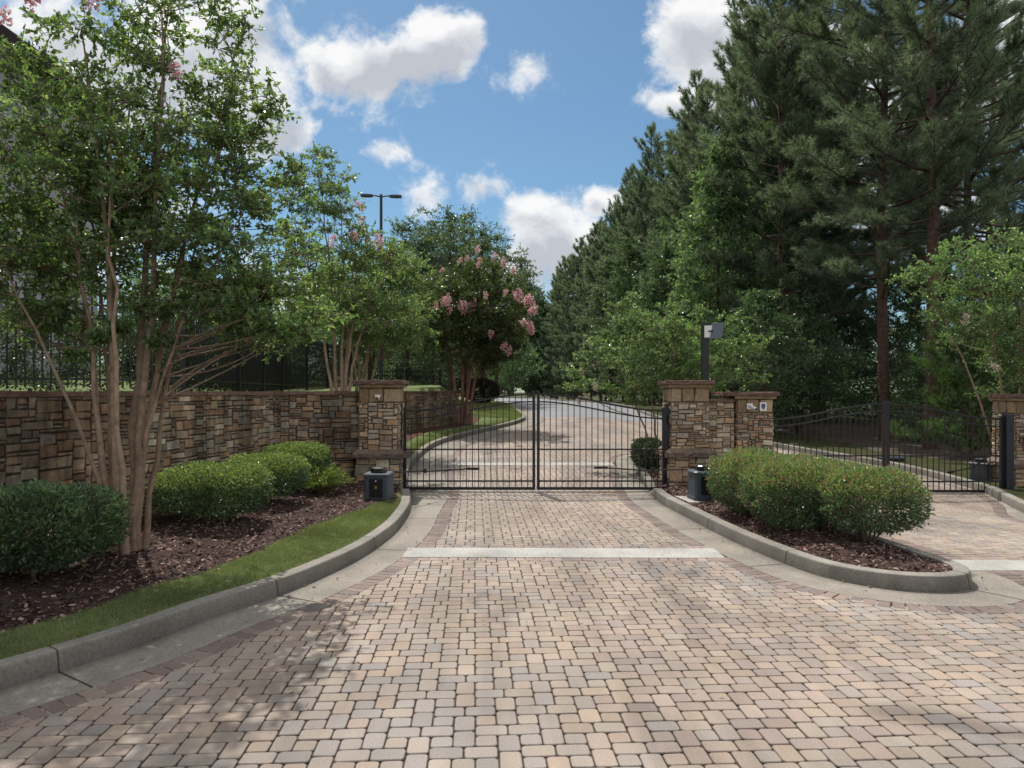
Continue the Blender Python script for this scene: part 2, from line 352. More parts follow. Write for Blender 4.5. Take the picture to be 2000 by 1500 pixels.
def paver_rects():
    """the laid pattern: columns of paired uprights, long pairs and squares, period 8 x 8 units"""
    u=0.0590; out=[]
    cell=[]
    def colm(x0,y0):
        cell.append((x0,y0,2,3)); cell.append((x0,y0+3,2,3)); cell.append((x0-2,y0+6,3,2)); cell.append((x0+1,y0+6,3,2))
        for gx in (x0+2,):
            cell.append((gx,y0,2,2)); cell.append((gx,y0+4,2,2))
    colm(0,0); colm(4,4)
    a=R(3.0); ca,sa=math.cos(a),math.sin(a)
    cl=np.array(cell,float); ii=np.arange(-24,52); jj=np.arange(-6,82)
    I,J=np.meshgrid(ii,jj); I=I.ravel()*8; J=J.ravel()*8
    x=(cl[None,:,0]+I[:,None]).ravel()*u; y=(cl[None,:,1]+J[:,None]).ravel()*u
    w=np.tile(cl[:,2],len(I))*u; h=np.tile(cl[:,3],len(I))*u
    cx=x+w/2-3; cy=y+h/2
    return np.stack([cx*ca-cy*sa+1.0,cx*sa+cy*ca,w,h,np.full(len(w),a)],1)

PAL=np.array([[0.345,0.275,0.215],[0.335,0.262,0.212],[0.325,0.245,0.205],[0.305,0.265,0.225],[0.25,0.238,0.228],[0.285,0.25,0.222],[0.325,0.275,0.22],[0.29,0.232,0.205],[0.355,0.272,0.20]])
PAL=(PAL*0.62+PAL.mean(0)*0.38)*np.array([0.985,0.98,0.985])
def add_pavers(g,rects,dz=0.0,dark=1.0,pal=PAL,gap=0.0026,r=0.019,rnd=1.0):
    n=len(rects); cx,cy,w,h,a=rects.T; w=w/2-gap; h=h/2-gap
    # patchy colour fields
    f=np.sin(cx*1.7+1.3*np.sin(cy*0.9))+np.sin(cy*1.3+cx*0.6)+0.9*rng.standard_normal(n)
    order=np.array([4,5,3,6,1,0,8,2,7]); q=np.clip(((f+2.6)/5.2*9).astype(int)+rng.integers(-2,3,n),0,8); idx=order[q]%len(pal)
    col=0.97*pal[idx]*(1+0.065*rng.standard_normal((n,1)))*dark
    rings=[]; jx=rng.normal(0,0.0011,(n,12)); jy=rng.normal(0,0.0011,(n,12))
    for inset,z in ((0.0,-0.011),(0.001,-0.004),(0.005,0.0)):
        ww=w-inset; hh=h-inset; rr=r-inset*0.5
        k=0.3*rr
        px=np.stack([ww-rr,ww-k,ww,ww,ww-k,ww-rr,-ww+rr,-ww+k,-ww,-ww,-ww+k,-ww+rr],1)
        py=np.stack([hh+0*hh,hh-k,hh-rr,-hh+rr,-hh+k,-hh+0*hh,-hh+0*hh,-hh+k,-hh+rr,hh-rr,hh-k,hh+0*hh],1)
        px=px+jx; py=py+jy
        X=cx[:,None]+px*np.cos(a)[:,None]-py*np.sin(a)[:,None]; Y=cy[:,None]+px*np.sin(a)[:,None]+py*np.cos(a)[:,None]
        rings.append(np.stack([X,Y,ground(X,Y)+z+dz],-1))
    tz=(rng.standard_normal(n)*0.0008*rnd)[:,None]; 
    tx=rng.standard_normal((n,1))*0.008*rnd; ty=rng.standard_normal((n,1))*0.008*rnd
    for rg in rings: rg[...,2]+=tz+tx*(rg[...,0]-cx[:,None])+ty*(rg[...,1]-cy[:,None])
    V=np.stack(rings,1).reshape(-1,3); b=np.arange(n)[:,None]*36
    top=b+24+np.arange(12)[None,::-1]
    j=np.arange(12); k=(j+1)%12; Fs=[]
    for lv in (0,12): Fs.append(np.stack([b+lv+k,b+lv+j,b+lv+12+j,b+lv+12+k],-1).reshape(-1,4)[:, ::-1])
    cv=np.repeat(col,36,0).reshape(n,3,12,3); cv=cv*np.array([0.45,0.8,1.0])[None,:,None,None]
    g.add(V,top[:, ::-1] if False else top,cv.reshape(-1,3)); base=g.n-len(V)
    for F in Fs: g.f.setdefault(4,[]).append(F+base)

def seg_mask(p,dist_poly,closed,lim):
    """true where p is within lim of the polyline"""
    D=np.full(len(p),9e9); Q=dist_poly[::3]
    for s0 in range(0,len(p),4000):
        d=((p[s0:s0+4000,None,:]-Q[None])**2).sum(-1).min(1); D[s0:s0+4000]=np.sqrt(d)
    return D<lim
rc=paver_rects(); p=rc[:,:2]
keep=inside(p,road_poly)&~inside(p,gi)&(p[:,1]>1.0)&(p[:,0]<15)
rc=rc[keep]; p=rc[:,:2]
SW=0.20
near=seg_mask(p,cut(gl,36),False,0.10)|seg_mask(p,gi,True,0.10)|seg_mask(p,cut(gr,36),False,0.10)
rc=rc[~near]; p=rc[:,:2]
inb=np.zeros(len(p),bool)
for nm,x0,x1,y0,y1 in bands: inb|=(p[:,0]>x0-0.05)&(p[:,0]<x1+0.05)&(p[:,1]>y0-0.06)&(p[:,1]<y1+0.06)
rc=rc[~inb]
g=G(); add_pavers(g,rc)
# soldier courses along gutters and bands
def soldiers(P,side,closed=False,ymax=34.3):
    N=normals2(P,closed)*side; s=np.concatenate([[0],np.cumsum(np.linalg.norm(np.diff(P,axis=0),axis=1))]); out=[]
    t=0.05
    while t<s[-1]:
        x=np.interp(t,s,P[:,0]); y=np.interp(t,s,P[:,1]); nx=np.interp(t,s,N[:,0]); ny=np.interp(t,s,N[:,1])
        a=math.atan2(ny,nx); t+=0.105
        if y>ymax or y<0.8: continue
        out.append((x+nx*0.098,y+ny*0.098,0.19,0.105,a))
    return np.array(out)
def clear(r):
    """keep soldiers off the other concrete"""
    q=r[:,:2]; k=np.ones(len(q),bool)
    for nm,x0,x1,y0,y1 in bands: k&=~((q[:,0]>x0)&(q[:,0]<x1)&(q[:,1]>y0-.02)&(q[:,1]<y1+.02))
    return r[k]
DARKPAL=np.array([[0.20,0.15,0.13],[0.23,0.175,0.15],[0.18,0.15,0.138],[0.25,0.19,0.16]])
sol=[clear(soldiers(gl,-1)),clear(soldiers(gi,-1,True)),clear(soldiers(gr,1))]
add_pavers(g,np.vstack(sol),0.003,1.0,DARKPAL,0.003,0.008)
bs=[]
for nm,x0,x1,y0,y1 in bands:
    for yy in (y0-0.075,y1+0.075):
        for x in np.arange(x0+0.05,x1,0.105): bs.append((x,yy-0.012*(x-0.5),0.105,0.14,0.0))
bs=np.array(bs); q=bs[:,:2]; ok=inside(q,road_poly)&~inside(q,gi); bs=bs[ok]
add_pavers(g,bs,0.0025,1.0,DARKPAL*1.35,0.003,0.01)
struct(g.build('brick_paving',M['paver']))
for nm,x0,x1,y0,y1 in bands:
    gb=G(); nx=24; xs=np.linspace(x0,x1,nx)
    rows=[]
    for yv,dz in ((y0,-0.03),(y0,0.005),(y1,0.005),(y1,-0.03)):
        yq=yv-0.012*(xs-0.5); rows.append(np.column_stack([xs,yq,ground(xs,yq)+dz]))
    A=np.stack(rows,1).reshape(-1,3); i=np.arange(nx-1)[:,None]; j=np.arange(3)[None,:]
    gb.add(A,np.stack([i*4+j,(i+1)*4+j,(i+1)*4+j+1,i*4+j+1],-1).reshape(-1,4),(0.40,0.39,0.36)); struct(gb.build(nm,M['concrete']))

# asphalt beyond the pavers
def strip(name,A,B,mat,za,zb,col=(0.5,)*3,n=8,jit=0.0,hf=None):
    """ruled sheet between two polylines with equal point counts"""
    A=np.asarray(A);B=np.asarray(B); m=len(A); T=np.linspace(0,1,n); rows=[]
    for t in T:
        q=A*(1-t)+B*t
        z=(za(q) if callable(za) else ground(q[:,0],q[:,1])+za)*(1-t)+(zb(q) if callable(zb) else ground(q[:,0],q[:,1])+zb)*t
        if hf is not None: z=z+hf(q,t)
        if jit and 0<t<1: z=z+jit*rng.standard_normal(m)
        rows.append(np.column_stack([q,z]))
    V=np.stack(rows,1).reshape(-1,3); i=np.arange(m-1)[:,None]; j=np.arange(n-1)[None,:]
    F=np.stack([i*n+j,(i+1)*n+j,(i+1)*n+j+1,i*n+j+1],-1).reshape(-1,4)
    g=G(); g.add(V,F,col); return g.build(name,mat,smooth=True)
def resample(P,n):
    s=np.concatenate([[0],np.cumsum(np.linalg.norm(np.diff(P,axis=0),axis=1))]); t=np.linspace(0,s[-1],n)
    return np.column_stack([np.interp(t,s,P[:,0]),np.interp(t,s,P[:,1])])
la=resample(gl[gl[:,1]>34.2],120); ra=resample(gr[gr[:,1]>34.2],120)
struct(strip('asphalt_road',la,ra,M['asphalt'],-0.001,-0.001,n=10))

# ---------------------------------------------------------------- terrain
kx=KR[:,0]; ky=KR[:,1]; o_=np.argsort(ky); 
def kr_x(y): return np.interp(y,ky[o_],kx[o_])
klo=np.argsort(KL[:,1])
def kl_x(y): return np.interp(y,KL[klo,1],KL[klo,0])
def hright(x,y):
    d=x-kr_x(y); b=ground(x,y)+0.12
    return b+0.0*d-0.55*ss((d-1)/6)*ss((y-8)/8)+ 0.05*np.sin(x*0.9)*np.sin(y*0.7)*ss(d/2)
WALL=np.array([(-7.2,0.5),(-6.3,3.0),(-5.45,5.2),(-4.95,7.0),(-4.7,8.0),(-4.36,10.2),(-4.05,12.5)])
def wall_x(y): return np.interp(y,[0.5,3,5.2,7,8,10.2,12.5,13.0,16,24,27.2,31.5],[-7.2,-6.3,-5.45,-4.95,-4.7,-4.36,-4.05,-3.2,-3.4,-3.6,-2.1,-2.75])
def hleft(x,y):
    low=ground(x,y)+0.14; e=np.where(y<31.2,wall_x(y)-0.2,np.where(y<35,-3.3+1.2*ss((y-31.2)/4),kl_x(y)-2.0))
    w=np.where(y<31.2,0.05,1.5+3.5*np.clip((y-31.2)/3,0,1)); s=ss((e-x)/w)
    top=np.maximum(1.72,ground(x,y)+0.14+1.45)
    return low+(top-low)*s+0.9*ss((-x-7)/12)*s
# far terrain sheet reaching the horizon
def hall(x,y):
    h=np.where(x<kl_x(y)-0.3,np.where((x>-11)&(y<34),ground(x,y)-0.35,np.minimum(hleft(x,y),6)-0.35),np.where(x>kr_x(y)+0.3,hright(x,y)-0.3,ground(x,y)-0.35))
    return h
xs=np.concatenate([np.linspace(-900,-80,14),np.linspace(-70,70,57),np.linspace(80,900,14)])
ys=np.concatenate([np.linspace(-60,0,8),np.linspace(2,130,65),np.linspace(150,1500,20)])
X,Y=np.meshgrid(xs,ys); Z=hall(X,Y); gt=G(); nx=len(xs); ny=len(ys); i=np.arange(ny-1)[:,None]*nx; j=np.arange(nx-1)[None,:]
gt.add(np.column_stack([X.ravel(),Y.ravel(),Z.ravel()]),np.stack([i+j,i+j+1,i+nx+j+1,i+nx+j],-1).reshape(-1,4)); struct(gt.build('ground',M['forestfloor'],smooth=True))
# right verge and forest floor
ysr=np.concatenate([np.linspace(2,40,120),np.linspace(41,118,60)])
A=np.column_stack([kr_x(ysr)+0.06,ysr]); B=np.column_stack([kr_x(ysr)+60,ysr])
Bq=[]; T=np.concatenate([np.linspace(0,0.1,14),np.linspace(0.12,1,16)])
rows=[]
for t in T:
    q=A*(1-t)+B*t; rows.append(np.column_stack([q,hright(q[:,0],q[:,1])+0.02*rng.standard_normal(len(q))*(t>0)]))
V=np.stack(rows,1).reshape(-1,3); m=len(ysr); n=len(T); i=np.arange(m-1)[:,None]; j=np.arange(n-1)[None,:]
gv=G(); gv.add(V,np.stack([i*n+j,(i+1)*n+j,(i+1)*n+j+1,i*n+j+1],-1).reshape(-1,4)); struct(gv.build('forest_floor',M['forestfloor'],smooth=True))
# upper lawn behind the wall and beside the road
T=np.concatenate([np.linspace(0,0.06,10),np.linspace(0.07,0.25,14),np.linspace(0.3,1,12)]); ysl=np.concatenate([np.linspace(0.5,30,130),np.linspace(30.5,118,90)])
for nm_,yq in (('upper_lawn',np.linspace(0.5,31.2,134)),('lawn_bank',np.concatenate([np.linspace(31.2,48,90),np.linspace(48.8,118,80)]))):
    e0=wall_x(yq)-0.12 if nm_=='upper_lawn' else kl_x(yq)-0.16
    rows=[]
    for t in T:
        x=e0-55*t; rows.append(np.column_stack([x,yq,hleft(x,yq+(0.001 if nm_=='lawn_bank' else -0.001))+0.01*rng.standard_normal(len(yq))]))
        if t==0: rows[-1][:,2]=np.maximum(1.55,ground(x,yq)+1.0) if nm_=='upper_lawn' else ground(x,yq)+0.15
    V=np.stack(rows,1).reshape(-1,3); m=len(yq); n=len(T); i=np.arange(m-1)[:,None]; j=np.arange(n-1)[None,:]
    gv=G(); gv.add(V,np.stack([i*n+j,(i+1)*n+j,(i+1)*n+j+1,i*n+j+1],-1).reshape(-1,4)); struct(gv.build(nm_,M['lawn'],smooth=True))

# left bed: grass strip and mulch between the kerb and the wall
yb=np.linspace(1.7,12.9,140); kb=kl_x(yb)-0.165
mb=np.interp(yb,[1.7,4.0,4.87,5.2,6.0,6.43,7.35,8.6,9.4,9.9,10.6,11.0,12.9],[-5.9,-4.0,-3.5,-3.24,-3.05,-2.82,-2.6,-2.47,-2.28,-2.1,-1.98,-1.76,-2.0]); mb=np.minimum(mb+0.02*np.sin(yb*7),kb-0.005)
wl=np.interp(yb,WALL[:,1],WALL[:,0]); wl=np.where(yb>12.4,-4.0,wl)
zb=lambda t:0.07*t
def zg(q): return ground(q[:,0],q[:,1])+0.15*np.clip(kerb_h(q[:,1])/0.15,0,1)
def zm(q): return ground(q[:,0],q[:,1])+0.20
def zw(q): return ground(q[:,0],q[:,1])+0.30
struct(strip('grass_strip',np.column_stack([kb,yb]),np.column_stack([mb,yb]),M['lawn'],zg,zm,n=10,jit=0.004))
struct(strip('mulch_bed',np.column_stack([mb,yb]),np.column_stack([wl+0.02,yb]),M['soil'],lambda q:zm(q)-0.012,zw,(0.075,0.05,0.045),n=26,jit=0.012))
def bed_z(x,y):
    k=np.interp(y,yb,kb); m_=np.interp(y,yb,mb); w=np.interp(y,yb,wl); g0=ground(x,y)
    return np.where(x>m_,g0+0.15+0.05*(k-x)/np.maximum(k-m_,0.01),g0+0.19+0.10*(m_-x)/np.maximum(m_-w,0.01))
# island bed
ib=KI+normals2(KI,True)*0.165
cx0,cy0=3.6,12.0
def island_grid(name,mat,col):
    xs=np.arange(2.3,5.2,0.06); ys=np.arange(6.5,19.1,0.06); X,Y=np.meshgrid(xs,ys); cen=np.column_stack([X.ravel(),Y.ravel()])
    D=np.full(len(cen),9.0)
    for s0 in range(0,len(cen),4000): D[s0:s0+4000]=np.sqrt(((cen[s0:s0+4000,None]-ib[None,::2])**2).sum(-1)).min(1)
    ins=inside(cen,ib); dd=np.where(ins,D,-D)
    Z=ground(X,Y)+0.125*np.clip(kerb_h(Y)/0.15,0,1)+0.09*ss(dd.reshape(X.shape)/0.8)+0.008*rng.standard_normal(X.shape)
    V=np.column_stack([X.ravel(),Y.ravel(),Z.ravel()]); nx=len(xs); i=np.arange(len(ys)-1)[:,None]*nx; j=np.arange(nx-1)[None,:]
    F=np.stack([i+j,i+j+1,i+nx+j+1,i+nx+j],-1).reshape(-1,4); ok=(dd[F]>-0.09).all(1); g=G(); g.add(V,F[ok],col); return g.build(name,mat,smooth=True)
struct(island_grid('island_mulch_bed',M['soil'],(0.085,0.055,0.048)))
def island_z(x,y): return ground(x,y)+0.19

# ---- loose stuff: bark chips, blades
def chips(name,pts,zs,size,cols,label):
    n=len(pts); a=rng.uniform(0,2*PI,n); L=size*rng.uniform(0.5,1.7,n); W=L*rng.uniform(0.2,0.5,n)
    d=np.stack([np.cos(a),np.sin(a),rng.normal(0,0.3,n)],1); s=np.stack([-np.sin(a),np.cos(a),rng.normal(0,0.45,n)],1)
    P=np.column_stack([pts,zs+rng.uniform(0.0,0.018,n)])
    V=np.stack([P-d*L[:,None]-s*W[:,None]*.6,P+d*L[:,None]*.8-s*W[:,None],P+d*L[:,None]+s*W[:,None]*.7,P-d*L[:,None]*.7+s*W[:,None]],1).reshape(-1,3)
    F=np.arange(4*n).reshape(n,4); c=cols[rng.integers(0,len(cols),n)]*rng.uniform(0.6,1.3,(n,1)); g=G(); g.add(V,F,np.repeat(c,4,0))
    return tag(g.build(name,M['chips']),label,'mulch',kind='stuff')
CH=np.array([[0.10,0.055,0.045],[0.16,0.09,0.075],[0.07,0.045,0.04],[0.24,0.15,0.12],[0.055,0.035,0.035],[0.33,0.24,0.19]])
n=26000; yy=rng.uniform(3.2,12.6,n)**1.0; xx=rng.uniform(-5.3,-1.7,n); m_=np.interp(yy,yb,mb); w_=np.interp(yy,yb,wl); ok=(xx<m_+0.04*rng.standard_normal(n))&(xx>w_)
chips('bark_chips',np.column_stack([xx,yy])[ok],bed_z(xx[ok],yy[ok]),0.018,CH,'shredded brown bark mulch in the bed along the stone wall')
n=30000; pp=np.column_stack([rng.uniform(2.4,5,n),rng.uniform(6.6,18.8,n)**1]); pp=pp[rng.random(n)<np.clip(1.4-(pp[:,1]-6)/10,0.2,1)]
ib2=KI+normals2(KI,True)*0.19; pp=pp[inside(pp,ib2)]
D=np.sqrt(((pp[:,None]-ib[None,::3])**2).sum(-1)).min(1)
chips('island_bark_chips',pp,ground(pp[:,0],pp[:,1])+0.125+0.09*ss(D/0.8),0.017,CH,'reddish brown bark mulch inside the kerbed island')
def blades(name,x,y,z,h,w,cols,label):
    n=len(x); a=rng.uniform(0,PI,n); H=h*rng.uniform(0.5,1.3,n); l=rng.normal(0,0.45,(n,2))*H[:,None]
    dx=np.cos(a)*w; dy=np.sin(a)*w; V=np.stack([np.stack([x-dx,y-dy,z-0.004],1),np.stack([x+dx,y+dy,z-0.004],1),np.stack([x+l[:,0],y+l[:,1],z+H],1)],1).reshape(-1,3)
    f=np.sin(x*3.1+y*2.2)+np.sin(y*5.3-x*2.0); c=cols[rng.integers(0,len(cols),n)]*(1+0.12*f[:,None]); g=G(); g.add(V,np.arange(3*n).reshape(n,3),np.repeat(c,3,0))
    return tag(g.build(name,M['grassblade']),label,'grass',kind='stuff')
GR=np.array([[0.14,0.20,0.07],[0.17,0.225,0.085],[0.21,0.24,0.11],[0.11,0.16,0.055],[0.30,0.27,0.17],[0.26,0.25,0.14]])
n=150000; yy=rng.uniform(2.8,11.2,n); t=rng.random(n); k_=np.interp(yy,yb,kb); m_=np.interp(yy,yb,mb); xx=k_+(m_-k_)*t+0.03*rng.standard_normal(n)*(t>0.9); xx=np.minimum(xx,k_-0.004); ok=rng.random(n)<np.clip((k_-m_)/1.0,0.02,1)
xx=xx[ok];yy=yy[ok]; blades('lawn_blades',xx,yy,bed_z(xx,yy),0.026,0.0022,GR,'short mown green grass between kerb and mulch')
n=90000; yy=rng.uniform(31.4,46,n); xx=kl_x(yy)-0.18-rng.uniform(0,7,n)
blades('slope_grass_blades',xx,yy,hleft(xx,yy),0.06,0.008,GR,'bright mown grass on the bank beyond the gate')

# fallen leaves caught along the gutters and on the pavers
n=420; k=rng.integers(0,len(KL),n); P_=KL[k]-normals2(KL)[k]*np.abs(rng.normal(0.02,0.22,n))[:,None]; P_=P_[(P_[:,1]>3)&(P_[:,1]<16)]
k2=rng.integers(0,len(KI),260); P2=KI[k2]-normals2(KI,True)[k2]*np.abs(rng.normal(0.02,0.15,260))[:,None]; P3=np.column_stack([rng.uniform(-3,8,260),rng.uniform(4,12.5,260)]); P3=P3[~inside(P3,gi)&(P3[:,0]>kl_x(P3[:,1])+0.1)]
PP=np.vstack([P_,P2,P3]); chips('fallen_leaves',PP,ground(PP[:,0],PP[:,1])+0.012,0.012,np.array([[0.20,0.13,0.06],[0.12,0.08,0.04],[0.10,0.13,0.04],[0.28,0.20,0.10]]),'scattered small fallen leaves on the gutters and pavers')
# strip of bed and lawn behind the gate, between kerb and rear wall
yc=np.linspace(13.3,31.25,130); kc=kl_x(yc)-0.165; wc=np.minimum(wall_x(yc)+0.02,kc-0.05)
mc=kc*0.45+wc*0.55
struct(strip('rear_grass_strip',np.column_stack([kc,yc]),np.column_stack([mc,yc]),M['lawn'],0.148,0.18,n=8,jit=0.003))
struct(strip('rear_mulch_bed',np.column_stack([mc,yc]),np.column_stack([wc,yc]),M['soil'],0.17,0.24,(0.11,0.06,0.045),n=8,jit=0.01))
n=40000; yy=rng.uniform(13.6,31.3,n); k_=np.interp(yy,yc,kc); m_=np.interp(yy,yc,mc); xx=k_+(m_-k_)*rng.random(n)
blades('rear_lawn_blades',xx,yy,ground(xx,yy)+0.15,0.035,0.005,GR,'green grass along the kerb just inside the gate')

# ---------------------------------------------------------------- stonework
SP=np.array([[0.36,0.26,0.165],[0.31,0.22,0.145],[0.40,0.31,0.21],[0.27,0.205,0.15],[0.33,0.29,0.235],[0.26,0.225,0.19],[0.35,0.21,0.12],[0.44,0.37,0.28],[0.22,0.165,0.125],[0.30,0.18,0.115]])
SP=(SP*0.78+SP.mean(0)*0.22)*1.15*np.array([1.0,1.0,1.0])
def stone_face(g,O,U,W,H,unit=0.045,wr=(2,7),hr=(1,4),pal=SP,prot=0.022,seed=0,wp=None,shade=1.0,gapf=0.006):
    """irregular ashlar on a vertical face: O lower corner, U unit direction, outward normal to the right of U"""
    r=np.random.default_rng(seed); U=np.array([U[0],U[1],0.0]); U/=np.linalg.norm(U); Nn=np.array([U[1],-U[0],0.0]); O=np.array(O,float); Z=np.array([0,0,1.0])
    nu=max(1,int(round(W/unit))); nv=max(1,int(round(H/unit))); du=W/nu; dv=H/nv; occ=np.zeros((nu,nv),bool); st=[]
    hs=np.arange(hr[0],hr[1]+1); hp=np.array([0.30,0.42,0.22,0.06,0.05,0.03])[:len(hs)]; hp=hp/hp.sum()
    for v in range(nv):
        u=0
        while u<nu:
            if occ[u,v]: u+=1; continue
            h=int(r.choice(hs,p=hp)); w=int(r.integers(max(wr[0],min(h,wr[1])),wr[1]+1)); h=min(h,nv-v); 
            w2=0
            while w2<w and u+w2<nu and not occ[u+w2,v:v+h].any(): w2+=1
            rest=0
            while u+w2+rest<nu and not occ[u+w2+rest,v]: rest+=1
            if rest==1: w2+=1; 
            if occ[u:u+w2,v:v+h].any(): h=1
            occ[u:u+w2,v:v+h]=True; st.append((u,v,w2,h)); u+=w2
    st=np.array(st,float); n=len(st); a0=st[:,0]*du; b0=st[:,1]*dv; a1=a0+st[:,2]*du; b1=b0+st[:,3]*dv
    gp=gapf; j=lambda s:r.normal(0,s,n)
    def quad(ins,z,js):
        return np.stack([np.stack([a0+ins+j(js),b0+ins+j(js),z],1),np.stack([a1-ins+j(js),b0+ins+j(js),z],1),np.stack([a1-ins+j(js),b1-ins+j(js),z],1),np.stack([a0+ins+j(js),b1-ins+j(js),z],1)],1)
    pz=prot*r.uniform(0.35,1.0,n)
    q0=quad(gp*0.6,np.full(n,-0.01),0.0); jj=[j(1.0) for _ in range(8)]; am=np.minimum(0.010,0.07*np.minimum(a1-a0,b1-b0))
    def quadj(ins,z):
        q=quad(ins,z,0.0)
        for k in range(4): q[:,k,0]+=np.clip(jj[2*k],-1.5,1.5)*am; q[:,k,1]+=np.clip(jj[2*k+1],-1.5,1.5)*am
        return q
    q1=quadj(gp+0.001,pz-0.009); q2=quadj(gp+0.010,pz)
    q2[...,2]+=r.normal(0,0.0035,(n,4))
    P=np.stack([q0,q1,q2],1).reshape(n,12,3)
    V=O+P[...,0:1]*U+P[...,1:2]*Z+P[...,2:3]*Nn
    b=np.arange(n)[:,None]*12; F=[]
    for lv in (0,4):
        for k in range(4):
            F.append(np.concatenate([b+lv+k,b+lv+(k+1)%4,b+lv+4+(k+1)%4,b+lv+4+k],1))
    F.append(b+8+np.arange(4)[None])
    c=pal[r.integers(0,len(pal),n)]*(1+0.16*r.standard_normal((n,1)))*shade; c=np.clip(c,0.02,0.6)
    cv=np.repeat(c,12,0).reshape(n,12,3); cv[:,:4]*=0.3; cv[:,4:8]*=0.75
    g.add(V.reshape(-1,3),np.concatenate(F),cv.reshape(-1,3))
MORT=(0.085,0.066,0.05)
def rough_slab(g,x0,x1,y0,y1,z0,z1,col,r,n=10,amp=0.006):
    """coping slab with a chipped, uneven edge"""
    per=[]
    for i in range(n): per.append((x0+(x1-x0)*i/n,y0))
    for i in range(n): per.append((x1,y0+(y1-y0)*i/n))
    for i in range(n): per.append((x1-(x1-x0)*i/n,y1))
    for i in range(n): per.append((x0,y1-(y1-y0)*i/n))
    per=np.array(per); m=len(per); rows=[]; 
    for z,o in ((z0,0),(z0+0.35*(z1-z0),0),(z1-0.006,0),(z1,0.008)):
        c=np.array([(x0+x1)/2,(y0+y1)/2]); d=per-c; d/=np.linalg.norm(d,axis=1)[:,None]
        q=per-d*o+d*r.normal(0,amp,(m,1)); rows.append(np.column_stack([q,np.full(m,z)+r.normal(0,amp*0.4,m)]))
    V=np.stack(rows,0).reshape(-1,3); j=np.arange(m); k=(j+1)%m; F=np.concatenate([np.stack([l*m+j,l*m+k,(l+1)*m+k,(l+1)*m+j],1) for l in range(3)])
    cv=np.tile(np.array(col),(len(V),1))*(1+0.15*r.standard_normal((len(V),1)))
    g.add(V,F,cv); base=g.n-len(V); g.f.setdefault(m,[]).append(np.array([[base+3*m+i for i in range(m)]])); g.f[m].append(np.array([[base+i for i in range(m)][::-1]]))

def stone_wall(name,P,z0,ztop,thick,label,seed,mat,flip=False,scales=None,shade=1.0,both=False):
    """P polyline; the dressed face lies to the right of travel"""
    t=thing(name,label,'wall'); P=[np.array(p,float) for p in P]; g=G(); r=np.random.default_rng(seed)
    gc=G()
    for k in range(len(P)-1):
        a,b=P[k],P[k+1]; d=b-a; W=np.linalg.norm(d); U=d/W; Nn=np.array([U[1],-U[0]])
        za=z0(a); zz=min(za,z0(b)) 
        q=[a,b,b-Nn*thick,a-Nn*thick]; V=[[*p,zz] for p in q]+[[*p,ztop-0.05] for p in q]
        g.add(V,[[0,1,5,4],[1,2,6,5],[2,3,7,6],[3,0,4,7],[4,5,6,7]],MORT)
        stone_face(g,(a[0],a[1],zz),U,W,ztop-0.055-zz,0.042,(3,9),(1,3),seed=seed*31+k,shade=shade)
        if both: 
            c=b-Nn*thick; stone_face(g,(c[0],c[1],zz),-U,W,ztop-0.055-zz,0.05,(3,9),(1,3),seed=seed*37+k,shade=shade)
        # coping stones laid along the top
        s=0
        while s<W-0.02:
            l=min(r.uniform(0.3,0.6),W-s); 
            if W-s-l<0.12: l=W-s
            c0=a+U*(s+0.003); c1=a+U*(s+l-0.003); o=0.035+r.normal(0,0.005); zt=ztop+r.normal(0,0.004)
            q=[c0+Nn*o,c1+Nn*o,c1-Nn*(thick+0.02),c0-Nn*(thick+0.02)]
            V=[[*p,ztop-0.058+r.normal(0,0.003)] for p in q]+[[*p,zt] for p in q]
            gc.add(V,[[0,1,5,4],[1,2,6,5],[2,3,7,6],[3,0,4,7],[4,5,6,7],[3,2,1,0]],np.array([0.20,0.125,0.095])*r.uniform(0.7,1.25)*shade); s+=l
    g.build('stone_face',mat,t); gc.build('coping',M['stone'],t); return t
stone_wall('retaining_wall',list(map(tuple,WALL))+[(-3.93,12.62),(-2.72,12.98)],lambda p:0.05,1.845,0.35,'long stained stone retaining wall behind the shrubs on the left',3,M['stone_stained'])
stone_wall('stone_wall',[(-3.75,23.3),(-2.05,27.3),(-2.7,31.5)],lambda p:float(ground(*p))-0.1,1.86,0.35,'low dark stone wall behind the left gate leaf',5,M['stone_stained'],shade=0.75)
stone_wall('stone_wall',[(3.50,13.35),(4.2,13.55)],lambda p:-0.1,1.70,0.35,'short stone wall linking the tall and low pillars',6,M['stone'])
# wall hidden return from pillar to the rear wall
stone_wall('stone_wall',[(-2.95,13.6),(-3.75,23.3)],lambda p:float(ground(*p))-0.1,1.84,0.35,'stone wall running back from the left gate pillar',7,M['stone_stained'],shade=0.8)

